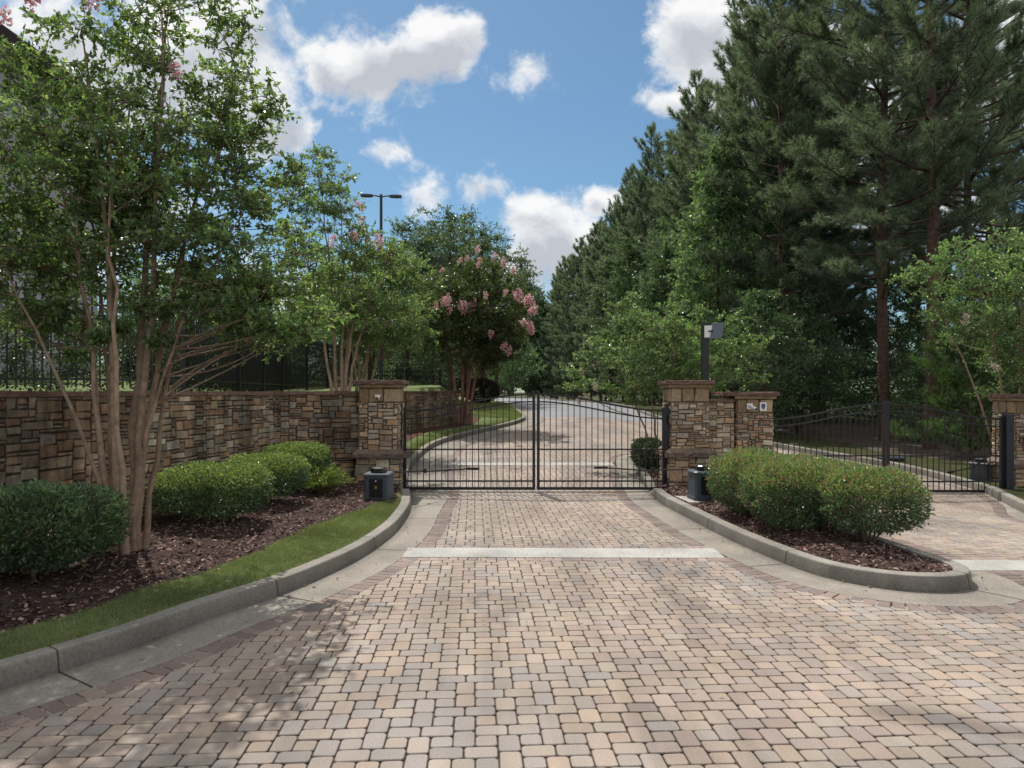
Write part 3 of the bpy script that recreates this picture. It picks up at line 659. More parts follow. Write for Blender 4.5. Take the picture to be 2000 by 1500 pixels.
def pillar(label,cx,cy,w,d,ztop,z0,seed,rz=0.0,ledge=None,capx=(0.085,0.085),grp='stone pillars of the gateway'):
    t=thing('gate_pillar',label,'pillar',grp,(cx,cy,z0),rz); r=np.random.default_rng(seed); H=ztop-z0
    hw,hd=w/2,d/2; zf0=H-0.40; zf1=H-0.13
    g=G(); zb=0.0
    if ledge is not None: zb=ledge-z0+0.10
    g.box((-hw,-hd,0),(hw,hd,zf1),MORT)
    for (O,U,W) in (((-hw,-hd),(1,0),w),((hw,-hd),(0,1),d),((hw,hd),(-1,0),w),((-hw,hd),(0,-1),d)):
        stone_face(g,(O[0],O[1],zb),U,W,zf0-zb,0.034,(2,8),(1,3),seed=seed*11+int(W*100)+int(U[0]*3+U[1]*7)+50,prot=0.022)
    # frieze of tall dressed stones
    g.build('shaft',M['stone'],t)
    gf=G()
    for (O,U,W) in (((-hw,-hd),(1,0),w),((hw,-hd),(0,1),d),((hw,hd),(-1,0),w),((-hw,hd),(0,-1),d)):
        cuts=[0,0.28,0.62,1.0]
        for a,b in zip(cuts[:-1],cuts[1:]):
            o=np.array(O,float)+np.array(U,float)*W*a
            stone_face(gf,(o[0],o[1],zf0+0.004),U,W*(b-a)-0.001,zf1-zf0-0.006,0.5,(1,1),(1,1),seed=seed*13+int(a*10)+int(U[0]*3+U[1]*7)+50,prot=0.012,pal=np.array([[0.33,0.235,0.14],[0.30,0.21,0.125],[0.36,0.27,0.17]]))
    gf.build('frieze',M['stone'],t)
    gc=G(); rough_slab(gc,-hw-0.05,hw+0.05,-hd-0.05,hd+0.05,zf1,H-0.07,(0.27,0.19,0.12),r,8,0.003)
    rough_slab(gc,-hw-capx[0],hw+capx[1],-hd-0.09,hd+0.09,H-0.068,H,(0.17,0.105,0.085),r,14,0.006); gc.build('cap',M['stone'],t)
    if ledge is not None:
        zl=ledge-z0; gb=G(); e=0.045; gb.box((-hw-e,-hd-e,-0.1),(hw+e,hd+e,zl-0.02),MORT)
        for (O,U,W) in (((-hw-e,-hd-e),(1,0),w+2*e),((hw+e,-hd-e),(0,1),d+2*e),((hw+e,hd+e),(-1,0),w+2*e),((-hw-e,hd+e),(0,-1),d+2*e)):
            stone_face(gb,(O[0],O[1],0),U,W,zl-0.03,0.06,(2,4),(1,5),seed=seed*17+int(U[0]*3+U[1]*7)+50,prot=0.016)
        gb.build('base',M['stone'],t)
        gl_=G(); e2=0.12; rough_slab(gl_,-hw-e2,hw+e2,-hd-e2,hd+e2,zl-0.03,zl+0.05,(0.15,0.11,0.09),r,12,0.008)
        # weathered slope above the ledge
        a=hw+0.105; b=hw+0.012; a2=hd+0.105; b2=hd+0.012; z=zl+0.048; z2=zl+0.13
        gl_.add([[-a,-a2,z],[a,-a2,z],[a,a2,z],[-a,a2,z],[-b,-b2,z2],[b,-b2,z2],[b,b2,z2],[-b,b2,z2]],[[0,1,5,4],[1,2,6,5],[2,3,7,6],[3,0,4,7]],(0.17,0.125,0.095)); gl_.build('ledge',M['stone'],t)
    return t
pillar('tall stone pillar left of the main gate with a small white camera',-2.40,13.21,0.70,0.70,2.045,-0.05,21,ledge=0.68)
pillar('tall stone pillar right of the main gate with a dark ledge',3.25,13.43,0.70,0.70,2.045,-0.05,22,ledge=0.68)
pillar('lower stone pillar with white shield plate and white camera',4.58,13.85,0.68,0.68,1.835,-0.25,23,capx=(0.28,0.10))
pillar('stone pillar with a dark ring at the right end of the side gate',10.50,14.72,0.8,0.7,1.79,-0.25,24,ledge=0.35)

# pillar fittings
t=thing('security_camera','small white dome camera high on the left gate pillar','camera',None,(-2.40,12.86,1.76))
g=G(); g.box((-0.05,-0.07,0.0),(0.05,0.0,0.025)); g.build('bracket',M['white'],t)
g=G(); a=np.linspace(0,PI/2,6); P=np.column_stack([0*a,-0.05+0*a,-0.07*np.sin(a)-0.0]); g.tube(P,0.045*np.cos(a)+0.002,12); g.build('housing',M['white'],t,True)
g=G(); a=np.linspace(0,PI,7); P=np.column_stack([0*a,-0.072-0.02*np.sin(a/2),-0.045+0*a]); g.tube([[0,-0.07,-0.035],[0,-0.105,-0.045]],[0.022,0.020],10); g.build('lens',M['lens'],t)
t=thing('security_camera','white bullet camera pointing down on the low right pillar','camera',None,(4.47,13.47,1.56))
g=G(); g.box((-0.06,-0.02,-0.05),(0.05,0.0,0.06)); g.build('mounting_plate',M['white'],t)
g=G(); g.tube([[-0.01,-0.02,0.02],[0.03,-0.17,-0.03],[0.045,-0.21,-0.045]],[0.028,0.032,0.032],10); g.build('housing',M['white'],t,True)
g=G(); g.tube([[0.0455,-0.2115,-0.0455],[0.047,-0.215,-0.0465]],[0.026,0.026],10); g.build('lens',M['lens'],t)
t=thing('wall_plate','white square plate with a dark blue shield emblem on low pillar','sign',None,(4.72,13.475,1.56))
g=G(); g.box((-0.065,-0.012,-0.08),(0.065,0.0,0.08)); g.build('plate',M['white'],t)
g=G(); a=np.linspace(0,1,7); pts=[(-0.034,0.05),(0.034,0.05),(0.036,0.0),(0.024,-0.032),(0.0,-0.055),(-0.024,-0.032),(-0.036,0.0)]
g.add([[x,-0.015,z] for x,z in pts],[list(range(7))]); g.build('shield_emblem',M['blue'],t)
g=G(); g.add([[x*0.5,-0.018,z*0.5] for x,z in pts],[list(range(7))]); g.build('inner_emblem',M['greyplate'],t)
g=G(); a=np.linspace(0,2*PI,25)[:-1]; P=np.column_stack([0.05*np.cos(a),0*a,0.055*np.sin(a)]); g.tube(np.vstack([P,P[:1]]),0.011,6,cap=False)
o=g.build('door_ring',M['black']); o.location=(10.20,14.335,0.86); o.name='iron_ring'; tag(o,'dark round ring fixed to the far right pillar','ring')

# ---------------------------------------------------------------- gates
def gate(label,x0,x1,y,zb,zt_out,zt_in,npk,grp,mat,zmid,zlow,peak_side,rail2=0.145):
    """leaf from x0 to x1; crest at peak_side ('r' or 'l')"""
    t=thing('gate_leaf',label,'gate',grp,(x0,y,0)); W=x1-x0
    def top(s): return zt_out+(zt_in-zt_out)*(ss(s) if peak_side=='r' else ss(1-s))
    st=0.052
    for k,(a,zt) in enumerate(((0,top(0)+0.03),(W-st,top(1)+0.03))):
        g=G(); g.box((a,-0.027,zb),(a+st,0.027,zt)); g.box((a-0.004,-0.031,zt),(a+st+0.004,0.031,zt+0.012),taper=0.003); g.build('stile',mat,t)
    xs=np.linspace(st*0.5,W-st*0.5,30); s=xs/W
    for off,nm,h in ((0,'top_rail',0.032),(rail2,'arched_rail',0.026)):
        g=G(); z=top(s)-off; V=[];
        for x,zz in zip(xs,z): V+= [[x,-0.016,zz-h],[x,0.016,zz-h],[x,0.016,zz],[x,-0.016,zz]]
        n=len(xs); F=[]
        for i in range(n-1):
            for k in range(4): F.append([4*i+k,4*i+(k+1)%4,4*i+4+(k+1)%4,4*i+4+k])
        g.add(V,F); g.build(nm,mat,t)
    for nm,z0,z1,d in (('middle_rail',zmid-0.013,zmid+0.013,0.016),('lower_rail',zlow-0.014,zlow+0.014,0.017),('bottom_rail',zb,zb+0.05,0.024)):
        g=G(); g.box((st*0.6,-d,z0),(W-st*0.6,d,z1)); g.build(nm,mat,t)
    g=G()
    g.box((-0.0075,-0.0075,0),(0.0075,0.0075,1)); base=g.build('picket',M['iron_rust'],t); 
    for i in range(1,npk+1):
        sx=i/(npk+1); x=st*0.5+(W-st)*sx; o=base if i==1 else base.copy()
        if i>1: C.objects.link(o); o.parent=t
        o.location=(x,0,zb+0.02); o.scale=(1,1,float(top(x/W))-zb-0.03)
    return t
Yg=13.12
gate('left leaf of the main double gate, hinged at the left pillar',-1.985,0.425,Yg,0.045,1.505,1.815,20,'leaves of the main driveway gate',M['iron'],0.785,0.205,'r')
gate('right leaf of the main double gate, hinged at the right pillar',0.455,2.80,Yg,0.045,1.505,1.815,20,'leaves of the main driveway gate',M['iron'],0.785,0.205,'l')
gate('left leaf of the side gate behind the clipped hedge',5.12,7.39,14.2,-0.155,1.31,1.615,19,'leaves of the side lane gate',M['iron'],0.57,0.06,'r')
gate('right leaf of the side gate next to the far right pillar',7.42,9.72,14.2,-0.155,1.31,1.615,19,'leaves of the side lane gate',M['iron'],0.57,0.06,'l')

def hinge_post(x,y,z0,z1,label,w=0.09,box=None):
    t=thing('gate_post',label,'post','steel hinge posts of the gates',(x,y,z0)); g=G(); H=z1-z0
    g.box((-w/2,-w/2,0),(w/2,w/2,H-0.02)); g.box((-w/2-0.006,-w/2-0.006,H-0.02),(w/2+0.006,w/2+0.006,H),taper=0.006); g.build('post',M['post'],t)
    for zz in (0.2,H-0.35):
        h=G(); h.box((-w/2-0.012,-0.05,zz),(w/2+0.012,-0.045+w*0.1,zz+0.13)); h.tube([[w*0.1,-0.066,zz-0.01],[w*0.1,-0.066,zz+0.14]],0.016,8); h.build('hinge',M['black'],t)
    return t
hinge_post(-2.06,13.2,0.0,1.60,'dark steel hinge post against the left gate pillar',0.085)
hinge_post(2.855,13.2,0.0,1.62,'dark steel hinge post against the right gate pillar',0.085)
hinge_post(5.06,14.25,-0.25,1.5,'thin steel post beside the low pillar',0.06)
hinge_post(9.81,14.18,-0.25,1.40,'thick steel hinge post at the far right pillar',0.15)

def operator(label,x,y,z,rz,pts,grp='gate operator boxes'):
    t=thing('gate_operator',label,'gate motor',grp,(x,y,z),rz)
    def sq(w,d,z,c=0.03): return [(w-c,-d,z),(w,-d+c,z),(w,d-c,z),(w-c,d,z),(-w+c,d,z),(-w,d-c,z),(-w,-d+c,z),(-w+c,-d,z)]
    def loft(g,rings,col=(0.5,)*3):
        V=[p for r_ in rings for p in r_]; k=8; F=[]
        for i in range(len(rings)-1):
            for j in range(k): F.append([i*k+j,i*k+(j+1)%k,(i+1)*k+(j+1)%k,(i+1)*k+j])
        g.add(V,F,col); b=g.n-len(V); g.f.setdefault(8,[]).append(np.array([[b+(len(rings)-1)*k+j for j in range(k)]]))
    g=G(); g.box((-0.33,-0.30,-0.16),(0.33,0.36,-0.004),(0.40,0.38,0.34)); g.build('concrete_pad',M['concrete'],t)
    g=G(); loft(g,[sq(0.205,0.19,0),sq(0.205,0.19,0.05),sq(0.196,0.18,0.052),sq(0.19,0.172,0.40),sq(0.205,0.188,0.405),sq(0.205,0.188,0.43),sq(0.185,0.17,0.447)]); g.build('housing',M['operator'],t)
    g=G(); loft(g,[sq(0.11,0.11,0.445,0.05),sq(0.115,0.115,0.46,0.05),sq(0.11,0.11,0.515,0.05),sq(0.09,0.09,0.53,0.045)]); g.build('motor_cap',M['black'],t)
    g=G(); V=[[-0.095,-0.187,0.10],[0.095,-0.187,0.10],[0.098,-0.182,0.36],[-0.098,-0.182,0.36]]; g.box((-0.1,-0.192,0.09),(0.1,-0.17,0.365)); dr=g.build('door_panel',M['black'],t)
    g=G()
    for s_ in (-1,1):
        V=np.array([[-0.026,-0.1945,0.215],[-0.012,-0.1945,0.215],[0.026,-0.1945,0.262],[0.012,-0.1945,0.262]]); V[:,0]*=s_; V[:,1]-=0.0008*(s_>0); g.add(V,[[0,1,2,3]])
    g.box((-0.018,-0.1962,0.234),(0.018,-0.1935,0.243)); g.build('emblem',M['gold'],dr)
    g=G(); g.tube([[0.0,-0.185,0.335],[0.0,-0.2,0.335]],[0.011,0.010],10); g.build('lock',M['white'],dr)
    if pts:
        c,s_=math.cos(-rz),math.sin(-rz); L=[]
        for q in pts: dx,dy,dz=q[0]-x,q[1]-y,q[2]-z; L.append((dx*c-dy*s_,dx*s_+dy*c,dz))
        g=G(); g.tube([L[0],L[1]],0.014,6); g.tube([(L[0][0],L[0][1],L[0][2]-0.03),(L[0][0],L[0][1],L[0][2]+0.03)],0.04,8)
        g.tube([(L[1][0],L[1][1],L[1][2]-0.045),(L[1][0],L[1][1],L[1][2]+0.035)],0.022,8)
        g.tube([(L[2][0],L[2][1],L[2][2]),L[3]],0.014,6); e=L[3]; g.box((e[0]-0.12,e[1]-0.01,e[2]-0.025),(e[0]+0.12,e[1]+0.03,e[2]+0.018)); g.build('swing_arm',M['iron'],t)
    return t
operator('grey gate operator box on a pad beside the left kerb',-2.05,11.05,0.15,R(-4),[(-2.0,11.05,0.58),(-1.45,12.0,0.52),(-1.5,12.0,0.50),(-0.72,13.05,0.44)])
operator('grey gate operator box between right pillar and hedge',3.00,11.25,0.16,R(6),[(3.0,11.25,0.62),(2.42,12.3,0.50),(2.4,12.3,0.48),(1.62,13.05,0.46)])
operator('grey gate operator box behind the side gate',9.95,15.2,-0.10,R(40),[(9.95,15.2,0.37),(9.4,14.6,0.32),(9.4,14.6,0.30),(8.75,14.28,0.24)])
t=thing('equipment_box','low dark utility box half hidden behind the clipped hedge','utility box',None,(9.75,18.4,-0.2))
g=G(); g.box((-0.25,-0.2,0),(0.25,0.2,0.34),taper=0.01); g.build('cabinet',M['black'],t); g=G(); g.box((-0.275,-0.225,0.34),(0.275,0.225,0.375),taper=0.02); g.build('lid',M['operator'],t)

# camera pole behind the right pillar
t=thing('camera_pole','black square pole with a tilted grey panel above the right pillar','pole',None,(3.90,14.5,0))
g=G(); g.box((-0.065,-0.065,0),(0.065,0.065,3.22)); g.build('pole',M['iron'],t)
g=G(); g.box((-0.03,-0.09,2.93),(0.12,-0.068,3.17)); g.build('white_back_plate',M['white'],t); 
g=G(); V=np.array([[0.07,-0.11,2.90],[0.28,-0.20,2.92],[0.34,-0.16,3.22],[0.13,-0.07,3.23]]); W=V+np.array([0.02,0.04,0.0]); g.add(np.vstack([V,W]),[[0,1,2,3],[7,6,5,4],[0,4,5,1],[1,5,6,2],[2,6,7,3],[3,7,4,0]]); g.build('flat_panel',M['greyplate'],t)
g=G(); g.tube([[0.0,-0.06,3.05],[0.13,-0.12,3.06]],0.014,6); g.build('arm',M['iron'],t)

def street_lamp(label,x,y,z0,z1,heads,rz):
    t=thing('street_lamp',label,'street lamp','lamp posts in the grounds',(x,y,z0),rz); H=z1-z0
    g=G(); g.box((-0.16,-0.16,0),(0.16,0.16,0.12)); g.tube([[0,0,0.1],[0,0,H]],[0.075,0.055],10); g.build('pole',M['post'],t)
    for s_ in heads:
        g=G(); g.tube([[0,0,H-0.1],[s_*0.22,0,H-0.05],[s_*0.36,0,H-0.06]],[0.03,0.028,0.03],8); g.build('arm',M['post'],t)
        g=G(); P=[(0.32,0.06),(0.40,0.13),(0.62,0.15),(0.76,0.11),(0.80,0.04)]
        V=[];
        for a,b in P: V+= [[s_*a,-b,H-0.10],[s_*a,b,H-0.10],[s_*a,b*0.8,H-0.02],[s_*a,-b*0.8,H-0.02]]
        F=[]
        for i in range(len(P)-1):
            for k in range(4): F.append([4*i+k,4*i+(k+1)%4,4*i+4+(k+1)%4,4*i+4+k])
        F+=[[0,1,2,3],[4*len(P)-4,4*len(P)-3,4*len(P)-2,4*len(P)-1]]; g.add(V,F); g.build('lamp_head',M['post'],t)
    return t
street_lamp('tall lamp post with two flat heads above the left trees',-5.15,28.2,2.0,9.6,(-1,1),R(6))
street_lamp('lamp post with one flat head showing above the small pale tree',9.6,46,0.6,7.6,(-1,),R(20))

# ---------------------------------------------------------------- iron fence on the upper ground
def fence(label,P,zf,h,sp=0.115,seed=0):
    t=thing('iron_fence',label,'fence','black iron fences above the stone wall'); g=G(); gr_=G(); P=[np.array(p,float) for p in P]
    for a,b in zip(P[:-1],P[1:]):
        W=np.linalg.norm(b-a); U=(b-a)/W; n=int(W/sp); np_=max(1,int(round(W/2.4)))
        za,zb_=zf(a),zf(b)
        for i in range(n):
            q=a+U*(i+0.5)*W/n; z=za+(zb_-za)*(i+0.5)/n; s=0.0125
            g.box((q[0]-s,q[1]-s,z+0.06),(q[0]+s,q[1]+s,z+h),rz=math.atan2(U[1],U[0]))
        for zz in (0.18,h-0.12,h-0.30):
            Nn=np.array([-U[1],U[0]])*0.016; V=[]
            for q,z in ((a,za),(b,zb_)):
                V+= [[*(q-Nn),z+zz],[*(q+Nn),z+zz],[*(q+Nn),z+zz+0.035],[*(q-Nn),z+zz+0.035]]
            gr_.add(V,[[0,1,5,4],[1,2,6,5],[2,3,7,6],[3,0,4,7]])
        for i in range(np_+1):
            if i==np_ and b is not P[-1]: continue
            q=a+U*W*i/np_; z=za+(zb_-za)*i/np_; p=G(); p.box((q[0]-0.04,q[1]-0.04,z-0.1),(q[0]+0.04,q[1]+0.04,z+h+0.06),rz=math.atan2(U[1],U[0])); p.box((q[0]-0.05,q[1]-0.05,z+h+0.06),(q[0]+0.05,q[1]+0.05,z+h+0.09),taper=0.02,rz=math.atan2(U[1],U[0])); p.build('post',M['iron'],t)
    g.build('pickets',M['iron'],t); gr_.build('rails',M['iron'],t); return t
fence('tall black iron fence above the stained retaining wall',[(-10.5,8.2),(-8.4,11.0),(-6.05,13.2),(-6.3,16.5),(-6.9,21.5),(-6.7,26.0),(-6.4,28.5)],lambda p:1.85,1.75)
fence('low black iron fence in front of the bright lawn',[(-6.3,28.6),(-4.4,30.0),(-3.1,31.0)],lambda p:1.72,1.05)

# building beyond the trees at left
t=thing('building','tall pale building with brown eaves behind the left trees','building',None,(-14,0,0))
g=G(); g.box((-14,2,1.0),(0,24.2,11.2)); g.build('wall',M['render'],t)
g=G(); V=[[-14.5,1.4,11.15],[0.55,1.4,11.15],[0.55,24.8,11.15],[-14.5,24.8,11.15],[-14.5,1.4,11.5],[0.6,1.4,11.5],[0.6,24.85,11.5],[-14.5,24.85,11.5],[-7,7,15],[-7,19,15]]
g.add(V[:8],[[0,1,5,4],[1,2,6,5],[2,3,7,6],[3,0,4,7],[3,2,1,0]]); g.add([V[4],V[5],V[6],V[7],V[8],V[9]],[[1,2,5,4],[3,0,4,5]]); g.add([V[4],V[5],V[8]],[[0,1,2]]); g.add([V[6],V[7],V[9]],[[0,1,2]]); g.build('roof',M['roof'],t)
for zz in (3.0,6.0,8.8):
    for yy in (5,9,13,17,21):
        g=G(); g.box((0.0,yy-0.65,zz),(0.06,yy+0.65,zz+1.5)); w=g.build('window',M['white'],t); g=G(); g.box((0.061,yy-0.57,zz+0.08),(0.07,yy-0.03,zz+1.42)); g.box((0.061,yy+0.03,zz+0.08),(0.07,yy+0.57,zz+1.42)); g.build('pane',M['glass'],w)

# ---------------------------------------------------------------- foliage
def unit(v): return v/(np.linalg.norm(v,axis=-1,keepdims=True)+1e-9)
def add_leaves(g,P,D,L,Wr,cols,r,flat=0.6,fold=0.12):
    n=len(P)
    if n==0: return
    a=unit(D+0.55*r.standard_normal((n,3))); up=unit(np.array([0,0,1.0])*flat+0.6*r.standard_normal((n,3)))
    s=unit(np.cross(a,up)); nn=np.cross(s,a); L=(L*r.uniform(0.7,1.25,n))[:,None]; W=L*Wr
    mid=P+a*L*0.45
    V=np.stack([P,mid+s*W*0.5+nn*L*fold,P+a*L-nn*L*0.1,mid-s*W*0.5+nn*L*fold],1).reshape(-1,3)
    g.add(V,np.arange(4*n).reshape(n,4),np.repeat(cols,4,0))
def leafcols(n,pal,r,bright=None,var=0.2):
    pal=np.array(pal); c=pal[r.integers(0,len(pal),n)]*(1+var*r.standard_normal((n,1)))
    if bright is not None: c=c*np.asarray(bright).reshape(-1,1)
    return np.clip(c,0.004,0.7)
def clump_leaves(g,gw,cen,rad,n_tw,per,L,Wr,pal,r,base=None,bright=1.0,wood=(0.16,0.10,0.08),tw_r=0.004,flat=0.6,up=0.35):
    """twigs radiating from the clump's foot, leaves in pairs along each"""
    d=unit(r.standard_normal((n_tw,3))*np.array([1,1,0.55])+np.array([0,0,up*0.6])); o=cen+r.standard_normal((n_tw,3))*rad*np.array([0.36,0.36,0.16])
    ln=rad*r.uniform(0.45,1.1,(n_tw,1)); e=o+d*ln
    t=r.uniform(0.05,1.0,(n_tw,per,1)); P=(o[:,None]+(e-o)[:,None]*t).reshape(-1,3); P=P+r.standard_normal(P.shape)*0.12*L
    Dd=np.repeat(d,per,0)*0.7+unit(r.standard_normal((n_tw*per,3)))*0.8
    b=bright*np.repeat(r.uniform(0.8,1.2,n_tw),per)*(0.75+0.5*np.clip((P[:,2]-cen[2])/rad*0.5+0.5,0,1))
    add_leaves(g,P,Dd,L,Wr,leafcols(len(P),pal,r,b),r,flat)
    if gw is not None:
        for q in range(n_tw):
            gw.tube([cen*0.6+o[q]*0.4,o[q],e[q]],[tw_r*1.3,tw_r,tw_r*0.4],3,wood,cap=False)
def bez(a,b,bend,n=6):
    t=np.linspace(0,1,n)[:,None]; m=(a+b)/2+bend; return (1-t)**2*a+2*t*(1-t)*m+t*t*b

CREPE=[(0.1265, 0.2078, 0.0923), (0.1594, 0.254, 0.1092), (0.0972, 0.1693, 0.0875), (0.2138, 0.2924, 0.1338)]
PALE=[(0.1351, 0.2374, 0.1076), (0.1745, 0.275, 0.1346), (0.107, 0.2062, 0.0987), (0.214, 0.2875, 0.1615)]
DARK=[(0.0804, 0.1356, 0.0724), (0.1054, 0.1652, 0.0859), (0.065, 0.1124, 0.0634)]
GUM=[(0.1243, 0.2068, 0.1148), (0.1705, 0.2528, 0.1404), (0.1003, 0.1685, 0.1021)]
def crepe(label,loc,stems,clumps,seed,pal=CREPE,leafL=0.05,tw=11,per=8,grp=None,stem_r=0.04,barkc=(0.30,0.215,0.155),flowers=0,fcol=None,matl='leaf',nsegs=10,name='crepe_myrtle_tree',wood=True,bent=0.12,fl_list=None):
    """stems: (foot xy, top xyz) relative to loc; clumps: (centre xyz, radius) relative to loc"""
    r=np.random.default_rng(seed); t=thing(name,label,'tree',grp,loc); gw=G(); gl_=G(); paths=[]
    for (fx,fy),(tx,ty,tz),sr in stems:
        fx*=0.85; fy*=0.85
        a=np.array([fx,fy,-0.1]); b=np.array([tx,ty,tz]); bend=np.array([-(tx-fx)*0.30,-(ty-fy)*0.30,0])+r.normal(0,bent,3)*np.array([1,1,0])
        P=bez(a,b,bend,14); P[1:-1,:2]+=r.normal(0,0.014,(12,2)); tt=np.linspace(0,1,14); rad=sr*(1-0.86*tt**0.9); rad[0]*=1.5; rad[1]*=1.12
        gw.tube(P,rad,9,np.array(barkc)*r.uniform(0.85,1.15)); paths.append((P,rad))
    allP=np.vstack([p[3:] for p,_ in paths]); allR=np.concatenate([q[3:] for _,q in paths])
    clumps=list(clumps)+[(p[-1]+np.array([0,0,0.05]),min(0.3,5*leafL)) for p,_ in paths]+[((p[-1]+p[-3])/2,min(0.3,5*leafL)) for p,_ in paths]
    for c,rad in clumps:
        c=np.array(c,float)
        # join to a point of the skeleton that lies below the clump
        dz=c[2]-allP[:,2]; d=np.linalg.norm(allP-c,axis=1)+np.where(dz<0.25*np.linalg.norm((allP-c)[:,:2],axis=1),2.0,0)
        k=int(np.argmin(d*r.uniform(1,1.35,len(d)))); a=allP[k]; ln=np.linalg.norm(c-a)
        P=bez(a,c,np.array([0,0,-0.03*ln])+r.normal(0,0.11,3)*ln,7); br=min(allR[k]*0.7,0.006+0.008*ln)
        gw.tube(P,np.linspace(br,0.004,7),5,np.array(barkc)*0.7,cap=False)
        b=r.uniform(0.78,1.18)
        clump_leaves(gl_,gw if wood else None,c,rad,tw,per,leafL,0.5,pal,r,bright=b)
        # leaves along the feeding branch as well
        m=int(10*ln); tt=r.uniform(0.45,1,m); Q=np.stack([np.interp(tt,np.linspace(0,1,7),P[:,i]) for i in range(3)],1)+r.normal(0,0.04,(m,3))
        if m: add_leaves(gl_,Q,unit(r.standard_normal((m,3))),leafL,0.5,leafcols(m,pal,r,b),r)
    gw.build('trunk',M['bark'],t,True); gl_.build('crown',M[matl],t)
    if fl_list is not None:
        protos=[]
        for q in range(3):
            gf=G(); n=70; P=unit(r.standard_normal((n,3)))*r.uniform(0.3,1,(n,1))*np.array([0.085,0.085,0.15]); 
            add_leaves(gf,P,unit(P+1e-3),0.05,0.9,leafcols(n,fcol,r,None,0.15),r,0.1,0.3); protos.append(gf)
        pm=[]
        for q,(fp,fs) in enumerate(fl_list):
            if q<3: o=protos[q].build('blossom_cluster',M['petal'],t); pm.append(o)
            else:
                o=pm[q%3].copy(); C.objects.link(o); o.parent=t
            o.location=fp; o.scale=(fs,fs,fs); o.rotation_euler=(r.normal(0,0.4),r.normal(0,0.4),r.uniform(0,6))
    return t
def shell_clumps(r,n,cen,rad,crad,inner=0.35,zcut=-9,extra=None):
    """clump centres scattered through an ellipsoid, denser toward its surface, kept apart"""
    out=[]; tries=0; cen=np.array(cen,float); rad=np.array(rad,float)
    while len(out)<n and tries<n*60:
        tries+=1; d=unit(r.standard_normal(3)); k=r.uniform(inner**2,1.0)**0.5; p=cen+d*rad*k
        if p[2]<zcut: continue
        c=crad*r.uniform(0.7,1.25)
        if all(np.linalg.norm(p-q)>0.62*(c+s_)*0.8 for q,s_ in out[-160:]): out.append((p,c))
    return out

rT=np.random.default_rng(101)
# the near left crepe myrtle: many stems
st=[]; 
for fx,fy,tx,ty,tz,sr in [(-0.19,0.0,-0.85,0.1,4.6,0.042),(-0.12,0.10,-0.35,0.9,5.4,0.045),(-0.04,-0.06,-0.10,-0.5,5.0,0.050),(0.03,0.06,0.25,0.5,5.9,0.052),(0.08,-0.04,0.55,-0.3,5.3,0.050),(0.15,0.05,1.0,0.35,4.9,0.042),(0.0,0.14,0.65,1.1,5.2,0.036),(-0.02,0.02,-1.25,-0.7,3.7,0.028),(0.17,-0.02,1.35,-0.3,3.4,0.030),(-0.22,0.08,-0.55,0.3,3.9,0.03),(0.20,0.10,0.8,0.6,4.4,0.034),(0.10,-0.10,0.2,-0.6,4.3,0.036),(-0.10,-0.08,-0.45,-0.4,4.4,0.036)]:
    st.append(((fx,fy),(tx,ty,tz),sr))
cl=[]
cl+=shell_clumps(rT,58,(-0.85,0.1,3.85),(1.45,1.2,1.05),0.33,0.15)
cl+=shell_clumps(rT,26,(-1.0,0.2,3.0),(1.3,0.9,0.6),0.36,0.2)
cl+=shell_clumps(rT,36,(0.40,0.1,3.85),(0.95,0.9,0.85),0.36,0.15)
cl+=shell_clumps(rT,19,(0.80,0.1,2.9),(0.95,0.75,0.5),0.34,0.2)
cl+=shell_clumps(rT,13,(1.30,0.2,2.5),(0.62,0.7,0.42),0.32,0.1)
for c,rd in [((-0.85,0,4.95),.33),((-0.75,.1,5.3),.26),((-.95,.0,5.0),.3),((0.12,0,5.1),.36),((0.02,.1,5.45),.33),((.1,0,5.75),.3),((-.1,.1,5.2),.3),((.3,.05,4.9),.3),((.95,0,5.1),.34),((.85,.1,5.45),.32),((1.05,-.1,5.65),.3),((.8,0,5.8),.28),((1.15,.1,5.3),.26),((.75,.1,4.7),.28),((1.1,0,4.6),.3),((1.35,.1,4.45),.26),((1.55,0,4.55),.24),((1.2,.1,4.25),.3),((0.9,.2,4.2),.34),
             ((1.3,.2,3.5),.3),((1.6,.1,3.75),.28),((1.75,.0,3.9),.26),((1.5,.3,3.35),.28),((-1.5,.2,4.0),.36),((-1.7,.1,3.4),.36),((-.15,-.2,2.15),.17),((.1,-.2,2.25),.16),((-.35,-.1,2.0),.14),((.45,-.15,2.15),.18),((.28,-.2,2.45),.2),((-.55,-.15,2.35),.2),((-.2,-.25,2.75),.26)]: cl.append((np.array(c),rd))
cl+=shell_clumps(rT,11,(1.35,0.1,2.45),(0.6,0.6,0.30),0.27,0.1)+shell_clumps(rT,5,(-0.95,0.1,2.35),(0.7,0.6,0.2),0.25,0.1)
fl=[((-1.15,-0.1,5.35),0.9),((-0.9,0.0,5.62),0.9),((-0.12,-0.3,5.42),0.9),((0.62,-0.2,4.78),0.8),((-1.25,-0.2,4.1),0.6)]
PINK=[(0.62,0.33,0.36),(0.72,0.46,0.47),(0.56,0.28,0.32),(0.74,0.56,0.52)]
crepe('big multi-stemmed crepe myrtle in the bed at left front',(-3.92,7.2,0.2),st,cl,11,tw=17,per=13,leafL=0.062,fcol=PINK,fl_list=fl)
